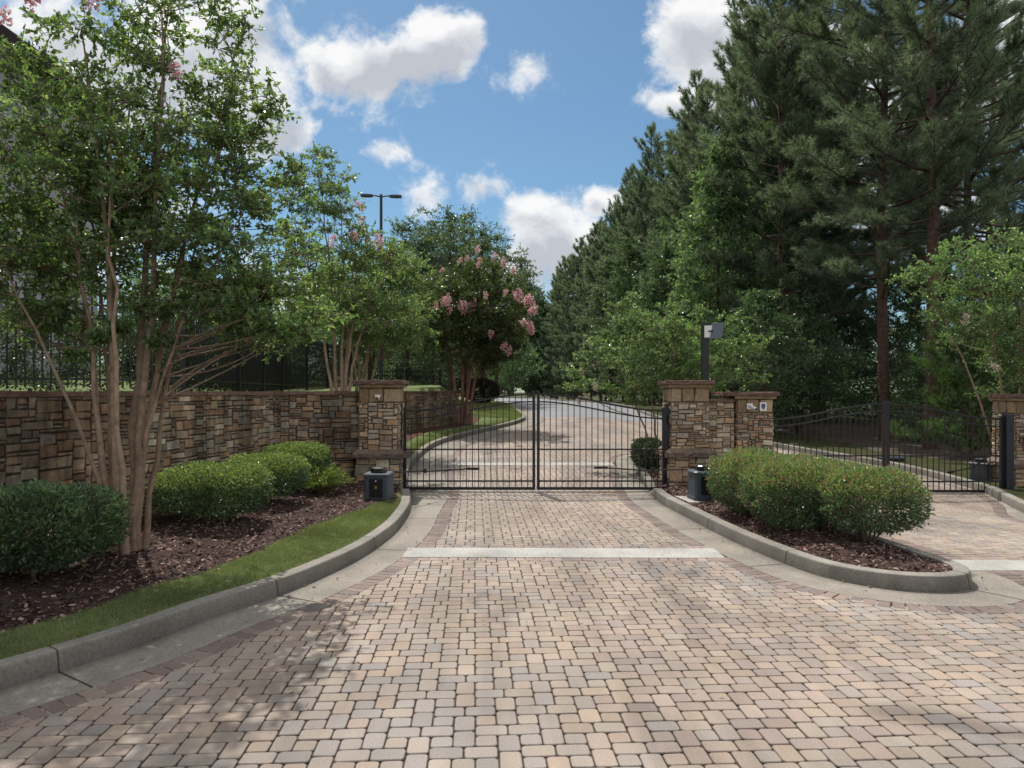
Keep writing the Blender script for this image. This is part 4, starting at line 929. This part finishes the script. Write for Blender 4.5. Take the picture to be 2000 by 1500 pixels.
# second, behind the wall
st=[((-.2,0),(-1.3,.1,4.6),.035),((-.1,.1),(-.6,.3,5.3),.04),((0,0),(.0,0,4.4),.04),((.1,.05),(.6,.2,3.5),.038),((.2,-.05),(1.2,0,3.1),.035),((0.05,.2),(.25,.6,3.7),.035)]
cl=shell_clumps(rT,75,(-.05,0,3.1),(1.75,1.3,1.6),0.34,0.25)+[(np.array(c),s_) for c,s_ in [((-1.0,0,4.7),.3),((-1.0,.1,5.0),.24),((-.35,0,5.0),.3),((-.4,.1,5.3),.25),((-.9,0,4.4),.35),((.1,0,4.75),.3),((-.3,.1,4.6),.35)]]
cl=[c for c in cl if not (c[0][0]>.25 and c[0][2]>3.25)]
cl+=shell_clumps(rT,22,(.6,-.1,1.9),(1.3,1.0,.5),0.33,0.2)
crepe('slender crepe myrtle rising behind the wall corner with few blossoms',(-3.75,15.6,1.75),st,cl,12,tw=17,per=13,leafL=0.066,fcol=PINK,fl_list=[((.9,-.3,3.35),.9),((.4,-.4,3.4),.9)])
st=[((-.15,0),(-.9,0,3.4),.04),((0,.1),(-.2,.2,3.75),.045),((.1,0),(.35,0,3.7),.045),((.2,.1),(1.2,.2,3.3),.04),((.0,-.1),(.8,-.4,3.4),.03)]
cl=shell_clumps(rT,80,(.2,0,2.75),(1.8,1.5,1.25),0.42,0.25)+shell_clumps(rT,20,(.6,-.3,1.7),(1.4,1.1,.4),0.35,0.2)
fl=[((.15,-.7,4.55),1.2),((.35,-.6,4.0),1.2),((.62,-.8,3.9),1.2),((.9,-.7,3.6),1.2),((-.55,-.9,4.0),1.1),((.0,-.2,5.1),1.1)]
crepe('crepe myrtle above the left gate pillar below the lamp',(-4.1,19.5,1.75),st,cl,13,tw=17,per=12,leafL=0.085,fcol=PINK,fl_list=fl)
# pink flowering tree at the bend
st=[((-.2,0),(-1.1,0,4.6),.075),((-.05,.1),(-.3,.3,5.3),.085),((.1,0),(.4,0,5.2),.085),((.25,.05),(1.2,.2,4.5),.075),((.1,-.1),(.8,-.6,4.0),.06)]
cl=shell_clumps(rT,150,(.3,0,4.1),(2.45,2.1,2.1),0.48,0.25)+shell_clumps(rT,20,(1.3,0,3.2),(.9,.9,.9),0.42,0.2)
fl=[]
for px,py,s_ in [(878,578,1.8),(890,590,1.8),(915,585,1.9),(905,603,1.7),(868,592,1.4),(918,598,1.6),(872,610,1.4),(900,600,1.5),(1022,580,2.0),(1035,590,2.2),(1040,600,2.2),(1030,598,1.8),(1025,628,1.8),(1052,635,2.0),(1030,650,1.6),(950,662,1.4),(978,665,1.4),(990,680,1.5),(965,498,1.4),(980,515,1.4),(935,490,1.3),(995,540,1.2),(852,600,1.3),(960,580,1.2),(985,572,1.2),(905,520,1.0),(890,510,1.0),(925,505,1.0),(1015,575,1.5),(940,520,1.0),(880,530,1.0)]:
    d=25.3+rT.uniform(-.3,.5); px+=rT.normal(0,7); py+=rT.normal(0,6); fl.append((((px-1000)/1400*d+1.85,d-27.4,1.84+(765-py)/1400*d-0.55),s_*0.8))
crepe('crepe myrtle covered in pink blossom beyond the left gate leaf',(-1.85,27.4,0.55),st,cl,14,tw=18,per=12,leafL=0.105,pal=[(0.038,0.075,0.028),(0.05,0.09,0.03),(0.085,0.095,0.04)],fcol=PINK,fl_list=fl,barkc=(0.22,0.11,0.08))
# pale tree behind right pillar
st=[((-.15,0),(-1.3,0,2.9),.03),((-.05,.1),(-.5,.3,3.4),.035),((.1,0),(.3,0,3.4),.035),((.2,.05),(1.3,.2,3.1),.033),((0,-.1),(.2,-.6,3.0),.03)]
cl=shell_clumps(rT,95,(.1,0,2.45),(1.75,1.4,1.15),0.33,0.25)
for c in [(-2.0,0,2.1),(-1.8,0,2.5),(1.95,0,2.9),(2.15,0,2.6),(2.3,0,2.7),(2.0,0,2.2),(2.3,0,1.95),(-.9,0,3.6),(-.7,0,3.75),(.9,0,3.5),(1.7,0,3.3),(-1.7,.1,1.85),(-1.95,.2,1.75),(-1.2,0,1.7),(-.6,0,1.4)]: cl.append((np.array(c,float),.27))
WHT=[(0.62,0.55,0.45),(0.7,0.66,0.55),(0.6,0.48,0.38)]
crepe('small pale green tree behind the right gate pillar',(3.45,16.6,0.2),st,cl,15,pal=PALE,tw=18,per=13,leafL=0.066,fcol=WHT,fl_list=[((-1.55,-.4,1.75),.7),((-1.9,-.1,1.45),.7),((-1.85,-.1,2.1),.6)])
# pale tree at the right edge
st=[((-.15,0),(-1.8,0,4.3),.04),((-.05,.1),(-.7,.3,5.0),.045),((.1,0),(.3,0,5.1),.045),((.2,.05),(1.5,.2,4.6),.043)]
cl=shell_clumps(rT,120,(.4,0,3.9),(2.3,1.8,1.9),0.40,0.3); cl=[c for c in cl if not (c[0][0]<-0.5 and c[0][2]<3.4)]
for c in [(-1.8,0,4.9),(-2.1,0,4.75),(-2.4,0,4.65),(-1.5,0,5.1),(-1.2,0,5.4),(-1.4,0,3.9),(-1.2,0,3.5)]: cl.append((np.array(c,float),.32))
crepe('pale green crepe myrtle leaning in at the right edge',(10.9,15.6,-0.35),st,cl,16,pal=PALE,tw=19,per=13,leafL=0.07,fcol=WHT,fl_list=[((-1.35,-.5,3.7),.9),((-.4,-1.5,4.9),.9),((-1.2,-1.2,2.7),.8)])

# ---- clipped shrubs
def shrub(label,x,y,z,rx,ry,h,seed,pal,n=9000,L=0.034,grp=None,sq=3.2,name='clipped_shrub',top=None,lift=0.12,mat='leaf_dark',loose=0.0):
    r=np.random.default_rng(seed); t=thing(name,label,'shrub',grp,(x,y,z)); g=G(); gw=G()
    d=unit(r.standard_normal((n,3))); k=(np.abs(d[:,0])**sq+np.abs(d[:,1])**sq+np.abs(d[:,2])**sq)**(-1/sq)
    s=1-np.abs(r.normal(0,0.10,n))-(r.random(n)<0.3)*r.uniform(0,0.5,n)
    ph=d*np.array([6.3,5.7,7.1]); nz=6*loose*r.standard_normal(n)+np.sin(ph[:,0]+seed)*np.sin(ph[:,1]+1.7*seed)+np.sin(2.3*ph[:,1]+seed)*np.sin(2.1*ph[:,2]+ph[:,0])+0.6*np.sin(4.7*ph[:,0]+ph[:,2])*np.sin(4.1*ph[:,2]+seed); lump=1+0.058*nz+0.018*r.standard_normal(n)+(r.random(n)<0.03)*r.uniform(0,0.14,n)
    P=d*(k*s*lump)[:,None]*np.array([rx,ry,(h-lift)/2]); P[:,2]+=lift+(h-lift)/2
    P[:,2]=np.maximum(P[:,2],lift*r.uniform(0.2,1.1,n))
    # undercut foot
    f=np.clip(P[:,2]/(0.4*h),0,1)*0.25+0.75; P[:,:2]*=f[:,None]
    b=(0.7+0.5*np.clip(P[:,2]/h,0,1)**1.5)*(1+0.22*np.clip(nz,-1.5,1.5)); b*=np.where(s<0.75,0.7,1)  # shade of the gaps painted in: leaves in hollows and inside coloured darker
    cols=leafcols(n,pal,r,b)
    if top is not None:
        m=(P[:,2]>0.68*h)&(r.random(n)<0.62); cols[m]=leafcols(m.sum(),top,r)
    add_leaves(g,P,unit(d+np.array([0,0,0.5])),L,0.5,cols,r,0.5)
    for q in range(9):
        a=r.uniform(0,2*PI); e=np.array([math.cos(a)*rx*0.6,math.sin(a)*ry*0.6,h*0.75]); gw.tube(bez(np.array([math.cos(a)*0.05,math.sin(a)*0.05,-0.05]),e,np.array([0,0,-0.05])+r.normal(0,.05,3),6),np.linspace(0.014,0.004,6),5,(0.16,0.10,0.07),cap=False)
    gw.build('stems',M['bark'],t); g.build('foliage',M[mat],t); return t
SHR=[(0.1026, 0.1608, 0.0837), (0.1304, 0.1956, 0.0968), (0.0782, 0.1286, 0.0708)]
TOPG=[(0.1992, 0.255, 0.0904), (0.239, 0.2782, 0.1043), (0.1594, 0.2202, 0.0835)]
YG=[(0.156, 0.221, 0.0585), (0.195, 0.247, 0.0715), (0.13, 0.182, 0.052)]
HB=[(0.0873, 0.1716, 0.0856), (0.1123, 0.1979, 0.0981), (0.0686, 0.1386, 0.0748), (0.1747, 0.1122, 0.0801)]
HT=[(0.1857, 0.2561, 0.0975), (0.153, 0.2226, 0.0904), (0.284, 0.1892, 0.1113), (0.2185, 0.2783, 0.1113)]
bz=lambda x,y: float(bed_z(np.array([x]),np.array([y]))[0])
gA='clipped shrubs in the bed along the wall'
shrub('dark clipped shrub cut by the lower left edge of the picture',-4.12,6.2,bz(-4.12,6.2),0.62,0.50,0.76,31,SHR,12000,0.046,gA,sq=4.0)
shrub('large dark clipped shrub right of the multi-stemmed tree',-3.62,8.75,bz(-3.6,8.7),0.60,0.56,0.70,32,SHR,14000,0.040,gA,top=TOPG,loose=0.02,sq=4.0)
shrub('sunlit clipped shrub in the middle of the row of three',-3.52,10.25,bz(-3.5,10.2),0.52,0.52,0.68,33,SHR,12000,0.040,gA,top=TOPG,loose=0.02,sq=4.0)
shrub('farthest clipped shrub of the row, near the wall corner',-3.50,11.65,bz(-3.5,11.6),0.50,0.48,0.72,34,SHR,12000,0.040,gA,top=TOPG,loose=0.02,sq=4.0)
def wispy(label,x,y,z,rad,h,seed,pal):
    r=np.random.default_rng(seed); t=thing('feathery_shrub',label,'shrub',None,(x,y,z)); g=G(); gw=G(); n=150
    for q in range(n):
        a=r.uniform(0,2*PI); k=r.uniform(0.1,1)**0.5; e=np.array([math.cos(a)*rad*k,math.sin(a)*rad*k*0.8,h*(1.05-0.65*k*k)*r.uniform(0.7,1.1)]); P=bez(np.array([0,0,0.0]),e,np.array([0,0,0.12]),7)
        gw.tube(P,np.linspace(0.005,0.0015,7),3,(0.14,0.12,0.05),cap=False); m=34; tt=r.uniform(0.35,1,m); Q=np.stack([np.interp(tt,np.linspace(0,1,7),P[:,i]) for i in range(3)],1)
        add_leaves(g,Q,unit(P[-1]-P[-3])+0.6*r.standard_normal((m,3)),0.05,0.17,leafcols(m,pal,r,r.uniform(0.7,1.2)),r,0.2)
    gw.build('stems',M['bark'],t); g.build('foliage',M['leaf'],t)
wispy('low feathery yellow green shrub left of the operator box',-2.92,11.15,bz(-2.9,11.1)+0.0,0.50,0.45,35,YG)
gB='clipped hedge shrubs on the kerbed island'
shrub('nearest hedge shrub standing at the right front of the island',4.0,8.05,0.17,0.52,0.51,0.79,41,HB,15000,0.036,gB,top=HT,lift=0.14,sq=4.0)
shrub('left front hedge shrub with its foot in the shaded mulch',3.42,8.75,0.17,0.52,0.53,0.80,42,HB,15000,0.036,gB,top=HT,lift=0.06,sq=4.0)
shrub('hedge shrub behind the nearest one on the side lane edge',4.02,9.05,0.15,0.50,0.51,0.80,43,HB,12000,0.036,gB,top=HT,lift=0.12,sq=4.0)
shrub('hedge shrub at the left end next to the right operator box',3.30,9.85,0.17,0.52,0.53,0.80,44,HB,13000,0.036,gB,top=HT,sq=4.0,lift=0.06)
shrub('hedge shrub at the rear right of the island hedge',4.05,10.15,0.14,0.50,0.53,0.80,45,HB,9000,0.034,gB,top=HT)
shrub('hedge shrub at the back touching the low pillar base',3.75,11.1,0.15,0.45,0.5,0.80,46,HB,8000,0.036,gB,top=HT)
shrub('dark leafy shrub behind the right leaf of the main gate',2.98,15.6,0.15,0.36,0.5,0.66,47,[(a*.7,b*.7,c*.7) for a,b,c in SHR],6000,0.045,None,sq=3.0,lift=0.03,loose=0.06,name='leafy_shrub')
shrub('dark purple rounded bush beside the far bend of the road',-1.95,46,1.0,1.15,1.2,1.65,48,[(0.022,0.016,0.018),(0.03,0.02,0.02),(0.018,0.016,0.014)],7000,0.11,None,sq=2.2,name='purple_bush')

# ---- pines
NEED=[(0.0897, 0.144, 0.0949), (0.1109, 0.1743, 0.1055), (0.1386, 0.1895, 0.1266), (0.1876, 0.1895, 0.1519)]
def pine_mesh(seed,H,crown0,Lmax,nb,needle=0.20,nw=0.010,nper=20,shoots=5.5,tr=0.17,sparse=1.0,dead=8,pal=NEED,profile=0.8):
    r=np.random.default_rng(seed); gw=G(); g=G(); tp=np.column_stack([np.cumsum(r.normal(0,0.05,12)),np.cumsum(r.normal(0,0.05,12)),np.linspace(-0.2,H,12)])
    gw.tube(tp,tr*(1-0.93*(np.linspace(0,1,12))**1.15)+0.004,10,(0.11,0.07,0.055))
    tuftP=[];tuftD=[];tb=[]
    def tz(z): return np.array([np.interp(z,tp[:,2],tp[:,0]),np.interp(z,tp[:,2],tp[:,1]),z])
    az=r.uniform(0,6)
    for q in range(nb):
        f=(q+0.5)/nb; z=H*(crown0+(1-crown0)*f**0.95); az+=2.4+r.normal(0,0.35); rel=1-f
        L=Lmax*(min(1,rel*2.1)**profile)*(0.75+0.25*min(1,f*6))*r.uniform(0.55,1.15)+0.25
        el=R(14)+R(50)*f**1.5+r.normal(0,0.2); d=np.array([math.cos(az)*math.cos(el),math.sin(az)*math.cos(el),math.sin(el)])
        a=tz(z); e=a+d*L; P=bez(a,e,np.array([0,0,-0.10*L+r.normal(0,0.05)*L]),8); gw.tube(P,np.linspace(0.012+0.013*L,0.006,8),5,(0.10,0.07,0.06),cap=False)
        ns=max(3,int(L*shoots*sparse)); 
        for s_ in range(ns):
            t=1-0.68*r.uniform(0,1)**1.2 if s_ else 1.0; b=np.array([np.interp(t,np.linspace(0,1,8),P[:,i]) for i in range(3)])
            side=unit(np.cross(d,[0,0,1.0]))*r.choice([-1,1]); sd_=unit(d*r.uniform(0.4,1)+side*r.uniform(0.2,1.0)+np.array([0,0,r.uniform(0.0,0.8)])) if s_ else unit(d+np.array([0,0,0.5]))
            sl_=(0.25+0.28*L*(1-t)+0.25*r.random())*min(1,0.5+L/2); ee=b+sd_*sl_; gw.tube([b,(b+ee)/2+[0,0,-0.03],ee],[0.009,0.007,0.004],3,(0.09,0.065,0.05),cap=False)
            k=max(1,int(sl_/0.16)); br=r.uniform(0.7,1.25)
            for m in range(k+1):
                tuftP.append(b+(ee-b)*(1-0.75*m/max(1,k))+r.normal(0,0.02,3)); tuftD.append(sd_+np.array([0,0,0.15])); tb.append(br*(0.75+0.5*t))
    for q in range(dead):
        z=H*r.uniform(crown0*0.3,crown0*1.05); a=tz(z); az=r.uniform(0,6.28); L=r.uniform(0.5,1.8); e=a+np.array([math.cos(az)*L,math.sin(az)*L,r.uniform(-.2,.4)*L]); gw.tube(bez(a,e,np.array([0,0,-0.1])),np.linspace(0.018,0.005,6),4,(0.07,0.055,0.05),cap=False)
    P=np.array(tuftP);D=unit(np.array(tuftD));b=np.array(tb); n=len(P)
    Pn=np.repeat(P,nper,0); Dn=np.repeat(D,nper,0); bb=np.repeat(b,nper); m=len(Pn)
    dd=unit(Dn*r.uniform(0.2,1.4,(m,1))+unit(r.standard_normal((m,3)))*0.95); L=(needle*r.uniform(0.7,1.15,m))[:,None]
    o=Pn-Dn*r.uniform(0,0.10,(m,1)); s=unit(np.cross(dd,r.standard_normal((m,3))))*nw
    V=np.stack([o-s*0.5,o+s*0.5,o+dd*L],1).reshape(-1,3); g.add(V,np.arange(3*m).reshape(m,3),np.repeat(leafcols(m,pal,r,bb,0.12),3,0))
    return gw,g
def pine(gws,label,x,y,z,rz,sc,grp,name='pine_tree'):
    t=thing(name,label,'tree',grp,(x,y,z),rz); t.scale=(sc,sc,sc); a,b=gws
    for nm,mesh in (('trunk',a),('crown',b)):
        if isinstance(mesh,bpy.types.Object):
            o=mesh.copy(); C.objects.link(o); o.parent=t
    return t
def make_proto(pm,label,x,y,z,rz,sc,grp):
    t=thing('pine_tree',label,'tree',grp,(x,y,z),rz); t.scale=(sc,)*3; a=pm[0].build('trunk',M['pinebark'],t,True); b=pm[1].build('crown',M['needle'],t); return t
gP='pines standing along the right side of the drive'
near1=pine_mesh(201,23,0.22,3.9,112,0.24,0.015,22,6.2,0.19,1.0,10)
near2=pine_mesh(202,22,0.30,3.6,98,0.24,0.015,22,6.0,0.20,1.0,12)
mid1=pine_mesh(203,21,0.08,3.1,125,0.30,0.028,17,5.2,0.17,profile=0.5)
mid2=pine_mesh(204,22,0.10,2.9,120,0.30,0.028,17,5.2,0.17,profile=0.5)
far1=pine_mesh(205,20,0.05,3.1,110,0.38,0.055,12,4.0,0.16,profile=0.5)
hz=lambda x,y: float(hright(np.array([x]),np.array([y]))[0])
A1=make_proto(near1,'tall pine with the reddish trunk behind the side gate centre',12.9,25.0,hz(12.9,25),0.4,1.0,gP)
A2=make_proto(near2,'thick-trunked pine nearest the far right pillar, behind the side gate',13.1,22.3,hz(13.1,22.3),2.0,1.05,gP)
A3=make_proto(mid1,'pine standing left of the reddish trunk, over the low pillar',11.3,30.0,hz(11.3,30),1.0,0.98,gP)
A4=make_proto(mid2,'pine at the forest edge with a bare leader above the road bend',13.0,41.5,hz(13,41.5),1.0,0.97,gP)
A5=make_proto(far1,'distant pine where the tree line meets the road bend',10.2,74,hz(10.2,74),0,1.0,gP)
lab=['tall pine in the wood right of the drive','tall pine deeper in the wood behind the side gate']
near_spots=[(A1,17.5,27.5,2.2,1.0),(A1,14.3,33.5,5.0,1.0),(A1,22.0,33.0,0.7,1.05)]
for q,(o,x,y,rz,sc) in enumerate(near_spots): dup(o,(x,y,hz(x,y)),rz,lab[1],gP,sc)
mid_spots=[(A3,12.6,35.8,2.6,1.03),(A4,12.0,47.0,3.3,0.98),(A3,12.9,53.0,4.4,1.0),(A4,11.6,59.0,0.4,1.02),(A3,11.0,65.5,1.7,1.0),(A4,16.0,38.0,2.9,1.0),(A3,17.5,44.0,5.5,1.05),(A4,19.5,38.0,0.2,1.05),(A3,15.5,50.0,3.9,1.03),(A4,24.0,42.0,1.1,1.0),(A3,27.5,38.0,2.4,0.95),(A4,18.0,57.0,4.6,1.05),(A3,13.9,38.6,0.9,0.93),(A4,12.2,44.3,1.9,0.9),(A3,12.2,50.2,5.2,0.92),(A4,12.6,56.2,2.2,0.93),(A3,11.6,62.5,3.0,0.95),(A4,15.0,62,1.2,1.1),(A3,14.6,33.8,1.9,0.9)]
for q,(o,x,y,rz,sc) in enumerate(mid_spots): dup(o,(x,y,hz(x,y)),rz,'slim pine on the edge of the wood beside the road' if x<14 else 'tall pine in the second rank of the wood',gP,sc)
far_spots=[(10.0,81,1,1.0),(8.6,88,2,0.98),(7.5,96,3,0.95),(13.5,70,4,1.05),(13,80,5,1.05),(12,92,0.5,1.05),(15,88,1.5,1.1),(9.5,103,2.5,1.0),(10.9,70,5.2,0.9),(9.6,77.5,3.3,0.93),(9.3,84.5,0.2,0.92),(8.0,92,4.4,0.9),(6.3,100,1.1,0.85)]
for x,y,rz,sc in far_spots: dup(A5,(x,y,hz(x,y)),rz,'distant pine lining the far stretch of road',gP,sc)
gC='far trees closing the view beyond the bend'
for x,y,rz,sc in [(4.0,112,0,.72),(0.5,116,1,.8),(-3.5,114,2,.75),(7.5,110,4,.85),(-8,117,5,.8),(2.5,122,3,.9)]: dup(A5,(x,y,3.0),rz,'far tree standing behind the bend of the road',gC,sc)
# tree group left of the road bend
gD='dense trees standing left of the road bend'
def broad(label,x,y,z,H,Wd,seed,pal,L,nclump,crad,tw=15,per=11,grp=None,foot=0.25,tr=0.14,name='broadleaf_tree',mat='leaf_dark',lean=0,bark=(0.10,0.07,0.055)):
    r=np.random.default_rng(seed); cl=[]
    h0=H*foot; c=(lean,0,(H+h0)/2); cl=shell_clumps(r,nclump,c,(Wd,Wd,(H-h0)/2),crad,0.35)
    # taper the crown toward its top
    cl=[(np.array([p[0]*(1-0.45*max(0,(p[2]-c[2])/((H-h0)/2))),p[1]*(1-0.45*max(0,(p[2]-c[2])/((H-h0)/2))),p[2]]),s_) for p,s_ in cl]
    stems=[((0,0),(lean*0.5,0,H*0.93),tr),((0.02,0.02),(Wd*0.35,0.2,H*0.7),tr*0.55),((-0.02,0),(-Wd*0.35,-0.2,H*0.66),tr*0.55)]
    return crepe(label,(x,y,z),stems,cl,seed+1,pal=pal,leafL=L,tw=tw,per=per,grp=grp,barkc=bark,matl=mat,name=name,wood=False,bent=0.05)
MIXD=[(0.0936, 0.1463, 0.0884), (0.119, 0.177, 0.1054), (0.1531, 0.1847, 0.1306), (0.0764, 0.1231, 0.08)]
broad('round-topped tree of the group left of the bend, behind the pink crepe myrtle',-3.9,45,1.6,12.0,3.1,301,MIXD,0.15,90,0.75,grp=gD,foot=0.12)
broad('leftmost dense tree of the group, just right of the lamp post',-6.8,46,1.8,11.2,2.7,303,MIXD,0.15,85,0.75,grp=gD,foot=0.12)
broad('rightmost dense tree of the group, edging onto the white cloud',-2.0,48.5,1.7,11.6,2.8,305,MIXD,0.15,80,0.7,grp=gD,foot=0.1)
broad('dense tree filling the middle of the group left of the bend',-3.4,51.5,2.2,13.0,2.6,307,MIXD,0.16,85,0.75,grp=gD,foot=0.12)
broad('tree behind the left crepe myrtles beyond the fence',-10,40,2.2,6.8,2.6,309,MIXD,0.15,75,0.8,grp=gD,foot=0.1)
broad('leafy tree filling the gap behind the left fence',-15,33,2.5,5.2,3.0,311,GUM,0.13,80,0.75,grp=gD,foot=0.05)
broad('leafy tree behind the iron fence at far left',-13.2,26,2.0,4.2,2.2,313,CREPE,0.10,80,0.6,grp=gD,foot=0.05)
broad('small tree low behind the fence near the wall corner',-8.8,24,1.9,3.4,1.7,315,CREPE,0.09,70,0.5,grp=gD,foot=0.05)
broad('tall far tree just left of the low white cloud',1.6,108,2.6,20.5,3.6,341,MIXD,0.32,85,1.3,grp=gD,foot=0.05)
broad('far tree behind the bend below the low cloud',4.6,108,2.6,13.5,3.4,343,DARK,0.32,70,1.3,grp=gD,foot=0.05)
broad('low spreading green tree beyond the dark purple bush',0.0,66,1.9,5.2,2.6,345,GUM,0.17,60,0.75,grp=gD,foot=0.02)
broad('dense tree between the lamp post and the middle of the group',-5.3,47.5,1.8,12.0,2.7,347,MIXD,0.15,90,0.8,grp=gD,foot=0.12)
broad('dense tree at the back right of the group left of the bend',-1.2,55,1.9,12.6,2.6,349,MIXD,0.17,85,0.85,grp=gD,foot=0.1)
# sweetgums in front of the pines
gE='leafy trees along the front of the pine wood'
broad('tall bright green leafy tree in front of the pines',8.9,31.0,0.2,12.6,1.9,321,GUM,0.14,150,0.64,16,12,grp=gE,foot=0.10,mat='leaf')
broad('narrow leafy tree between the pines high on the right',12.4,33.2,0.0,18.5,1.25,323,GUM,0.14,110,0.6,15,11,grp=gE,foot=0.35,mat='leaf')
broad('dark leafy tree at the forest edge behind the pale tree',9.3,43.5,0.6,11.0,1.8,325,DARK,0.15,90,0.7,grp=gE,foot=0.05)
broad('dark leafy tree leaning toward the road near the bend',9.2,56,1.0,13.0,2.1,327,DARK,0.18,80,0.8,grp=gE,foot=0.05)
broad('rounded leafy tree between pines halfway to the bend',10.6,49.5,0.8,13.5,2.0,337,GUM,0.17,90,0.8,grp=gE,foot=0.1)
broad('rounded dark leafy tree near the end of the tree line',9.0,66,1.6,12.5,2.2,339,MIXD,0.2,85,0.85,grp=gE,foot=0.05)
broad('low dark leafy tree behind the low pillar',8.9,25.2,-0.1,5.6,1.6,329,DARK,0.10,75,0.5,grp=gE,foot=0.15)
broad('shaded leafy tree among the trunks right of the low pillar',11.0,27.5,-0.2,5.5,1.9,331,DARK,0.11,80,0.55,grp=gE,foot=0.1)
broad('green leafy sapling cluster between the two big trunks',14.6,24.6,-0.35,4.6,1.5,333,GUM,0.095,70,0.45,grp=gE,foot=0.02,mat='leaf')
broad('leafy tree hanging over the far right pillar',14.8,21.0,-0.4,6.8,2.0,335,GUM,0.10,100,0.5,grp=gE,foot=0.2,mat='leaf')
# young pine
ym=pine_mesh(211,3.4,0.05,1.35,34,0.20,0.012,26,8.5,0.04,1.0,0,pal=[(0.075,0.14,0.045),(0.09,0.16,0.05)],profile=0.6)
t=thing('young_pine_tree','feathery bright young pine behind the right end of the side gate','tree',None,(12.6,19.6,hz(12.6,19.6)-0.1)); ym[0].build('trunk',M['pinebark'],t,True); ym[1].build('crown',M['needle'],t)

# ---- woodland masses that read as one
def mass(name,spots,pal,L,label,seed,per=1500):
    r=np.random.default_rng(seed); g=G()
    for (x,y,z,rx,ry,rzz) in spots:
        n=int(per*max(0.6,(rx*rzz)/4)); d=unit(r.standard_normal((n,3))); k=r.uniform(0.3,1,n)**0.5; lump=1+0.22*np.sin(4*d[:,0]+x)*np.sin(3*d[:,2]+y)+0.12*np.sin(9*d[:,0]+8*d[:,2]+x)
        P=np.array([x,y,z+rzz])+d*(k*lump)[:,None]*np.array([rx,ry,rzz]); cl=np.sin(P[:,0]*2.7+P[:,2]*1.9+x)*np.sin(P[:,2]*3.3+P[:,1]*1.3)
        keep=cl>-0.55; P=P[keep]; d=d[keep]; b=0.75+0.4*np.clip(cl[keep],-0.5,1)
        add_leaves(g,P,d+np.array([0,0,.3]),L,0.6,leafcols(len(P),pal,r,b),r)
    return tag(g.build(name,M['leaf_dark']),label,'woodland',kind='stuff')
r=np.random.default_rng(77); sp=[]
for q in range(75):
    x=r.uniform(9,46); y=r.uniform(30,72)
    if x<kr_x(y)+2.5: continue
    h=r.uniform(1.6,4.2); sp.append((x,y,hz(x,y)-0.3,r.uniform(1.5,2.6),r.uniform(1.5,2.6),h))
mass('woodland_understorey',sp,DARK,0.17,'dark tangled undergrowth between the pine trunks',78,1300)
sp=[(r.uniform(14,34),r.uniform(20.5,30),-0.6,r.uniform(1.0,1.8),r.uniform(1,1.8),r.uniform(0.8,1.6)) for q in range(26)]
mass('woodland_scrub',[s_ for s_ in sp if s_[0]>13.8],GUM,0.10,'green scrub under the pines behind the side gate',79,1100)
sp=[]
for q in range(70):
    x=r.uniform(-45,60); y=r.uniform(118,150); sp.append((x,y,1.5,r.uniform(3,5),3,r.uniform(3,6.5)))
mass('far_wood',sp,MIXD,0.5,'hazy dark wood closing the view far behind',80,700)
sp=[]
for q in range(34):
    x=r.uniform(-40,-7.5); y=r.uniform(27,60) if x<-12 else r.uniform(34,60); sp.append((x,y,1.8,r.uniform(1.5,2.5),1.8,r.uniform(1.2,2.2)))
mass('hedge_thicket',sp,GUM,0.15,'leafy thicket behind the iron fence on the left',81,1000)
broad('bushy tree closing the gap behind the second crepe myrtle',-9.2,31.0,1.9,4.6,2.2,317,GUM,0.11,80,0.55,grp=gD,foot=0.03)
broad('bushy low tree on the lawn behind the lamp post',-7.2,36.0,2.3,4.4,1.9,319,MIXD,0.12,70,0.55,grp=gD,foot=0.03)
sp=[(-11.5+0.62*i*1.0,9.3+0.62*i*1.0*0.98+0.6,1.7,0.6,0.5,0.75) for i in range(0,8)]+[(-6.9-0.08*i,14.0+0.8*i,1.75,0.45,0.6,0.75) for i in range(18)]
mass('fence_hedge',sp,[(a*.55,b*.5,c*.55) for a,b,c in DARK],0.055,'dark evergreen hedge growing just behind the iron fence',82,5200)

# ---------------------------------------------------------------- render settings
sc=bpy.context.scene; sc.view_settings.view_transform='Standard'; sc.view_settings.look='None'; sc.view_settings.exposure=0; sc.view_settings.gamma=1
sc.cycles.max_bounces=5; sc.cycles.diffuse_bounces=3; sc.cycles.glossy_bounces=2; sc.cycles.transparent_max_bounces=4; sc.cycles.sample_clamp_indirect=4
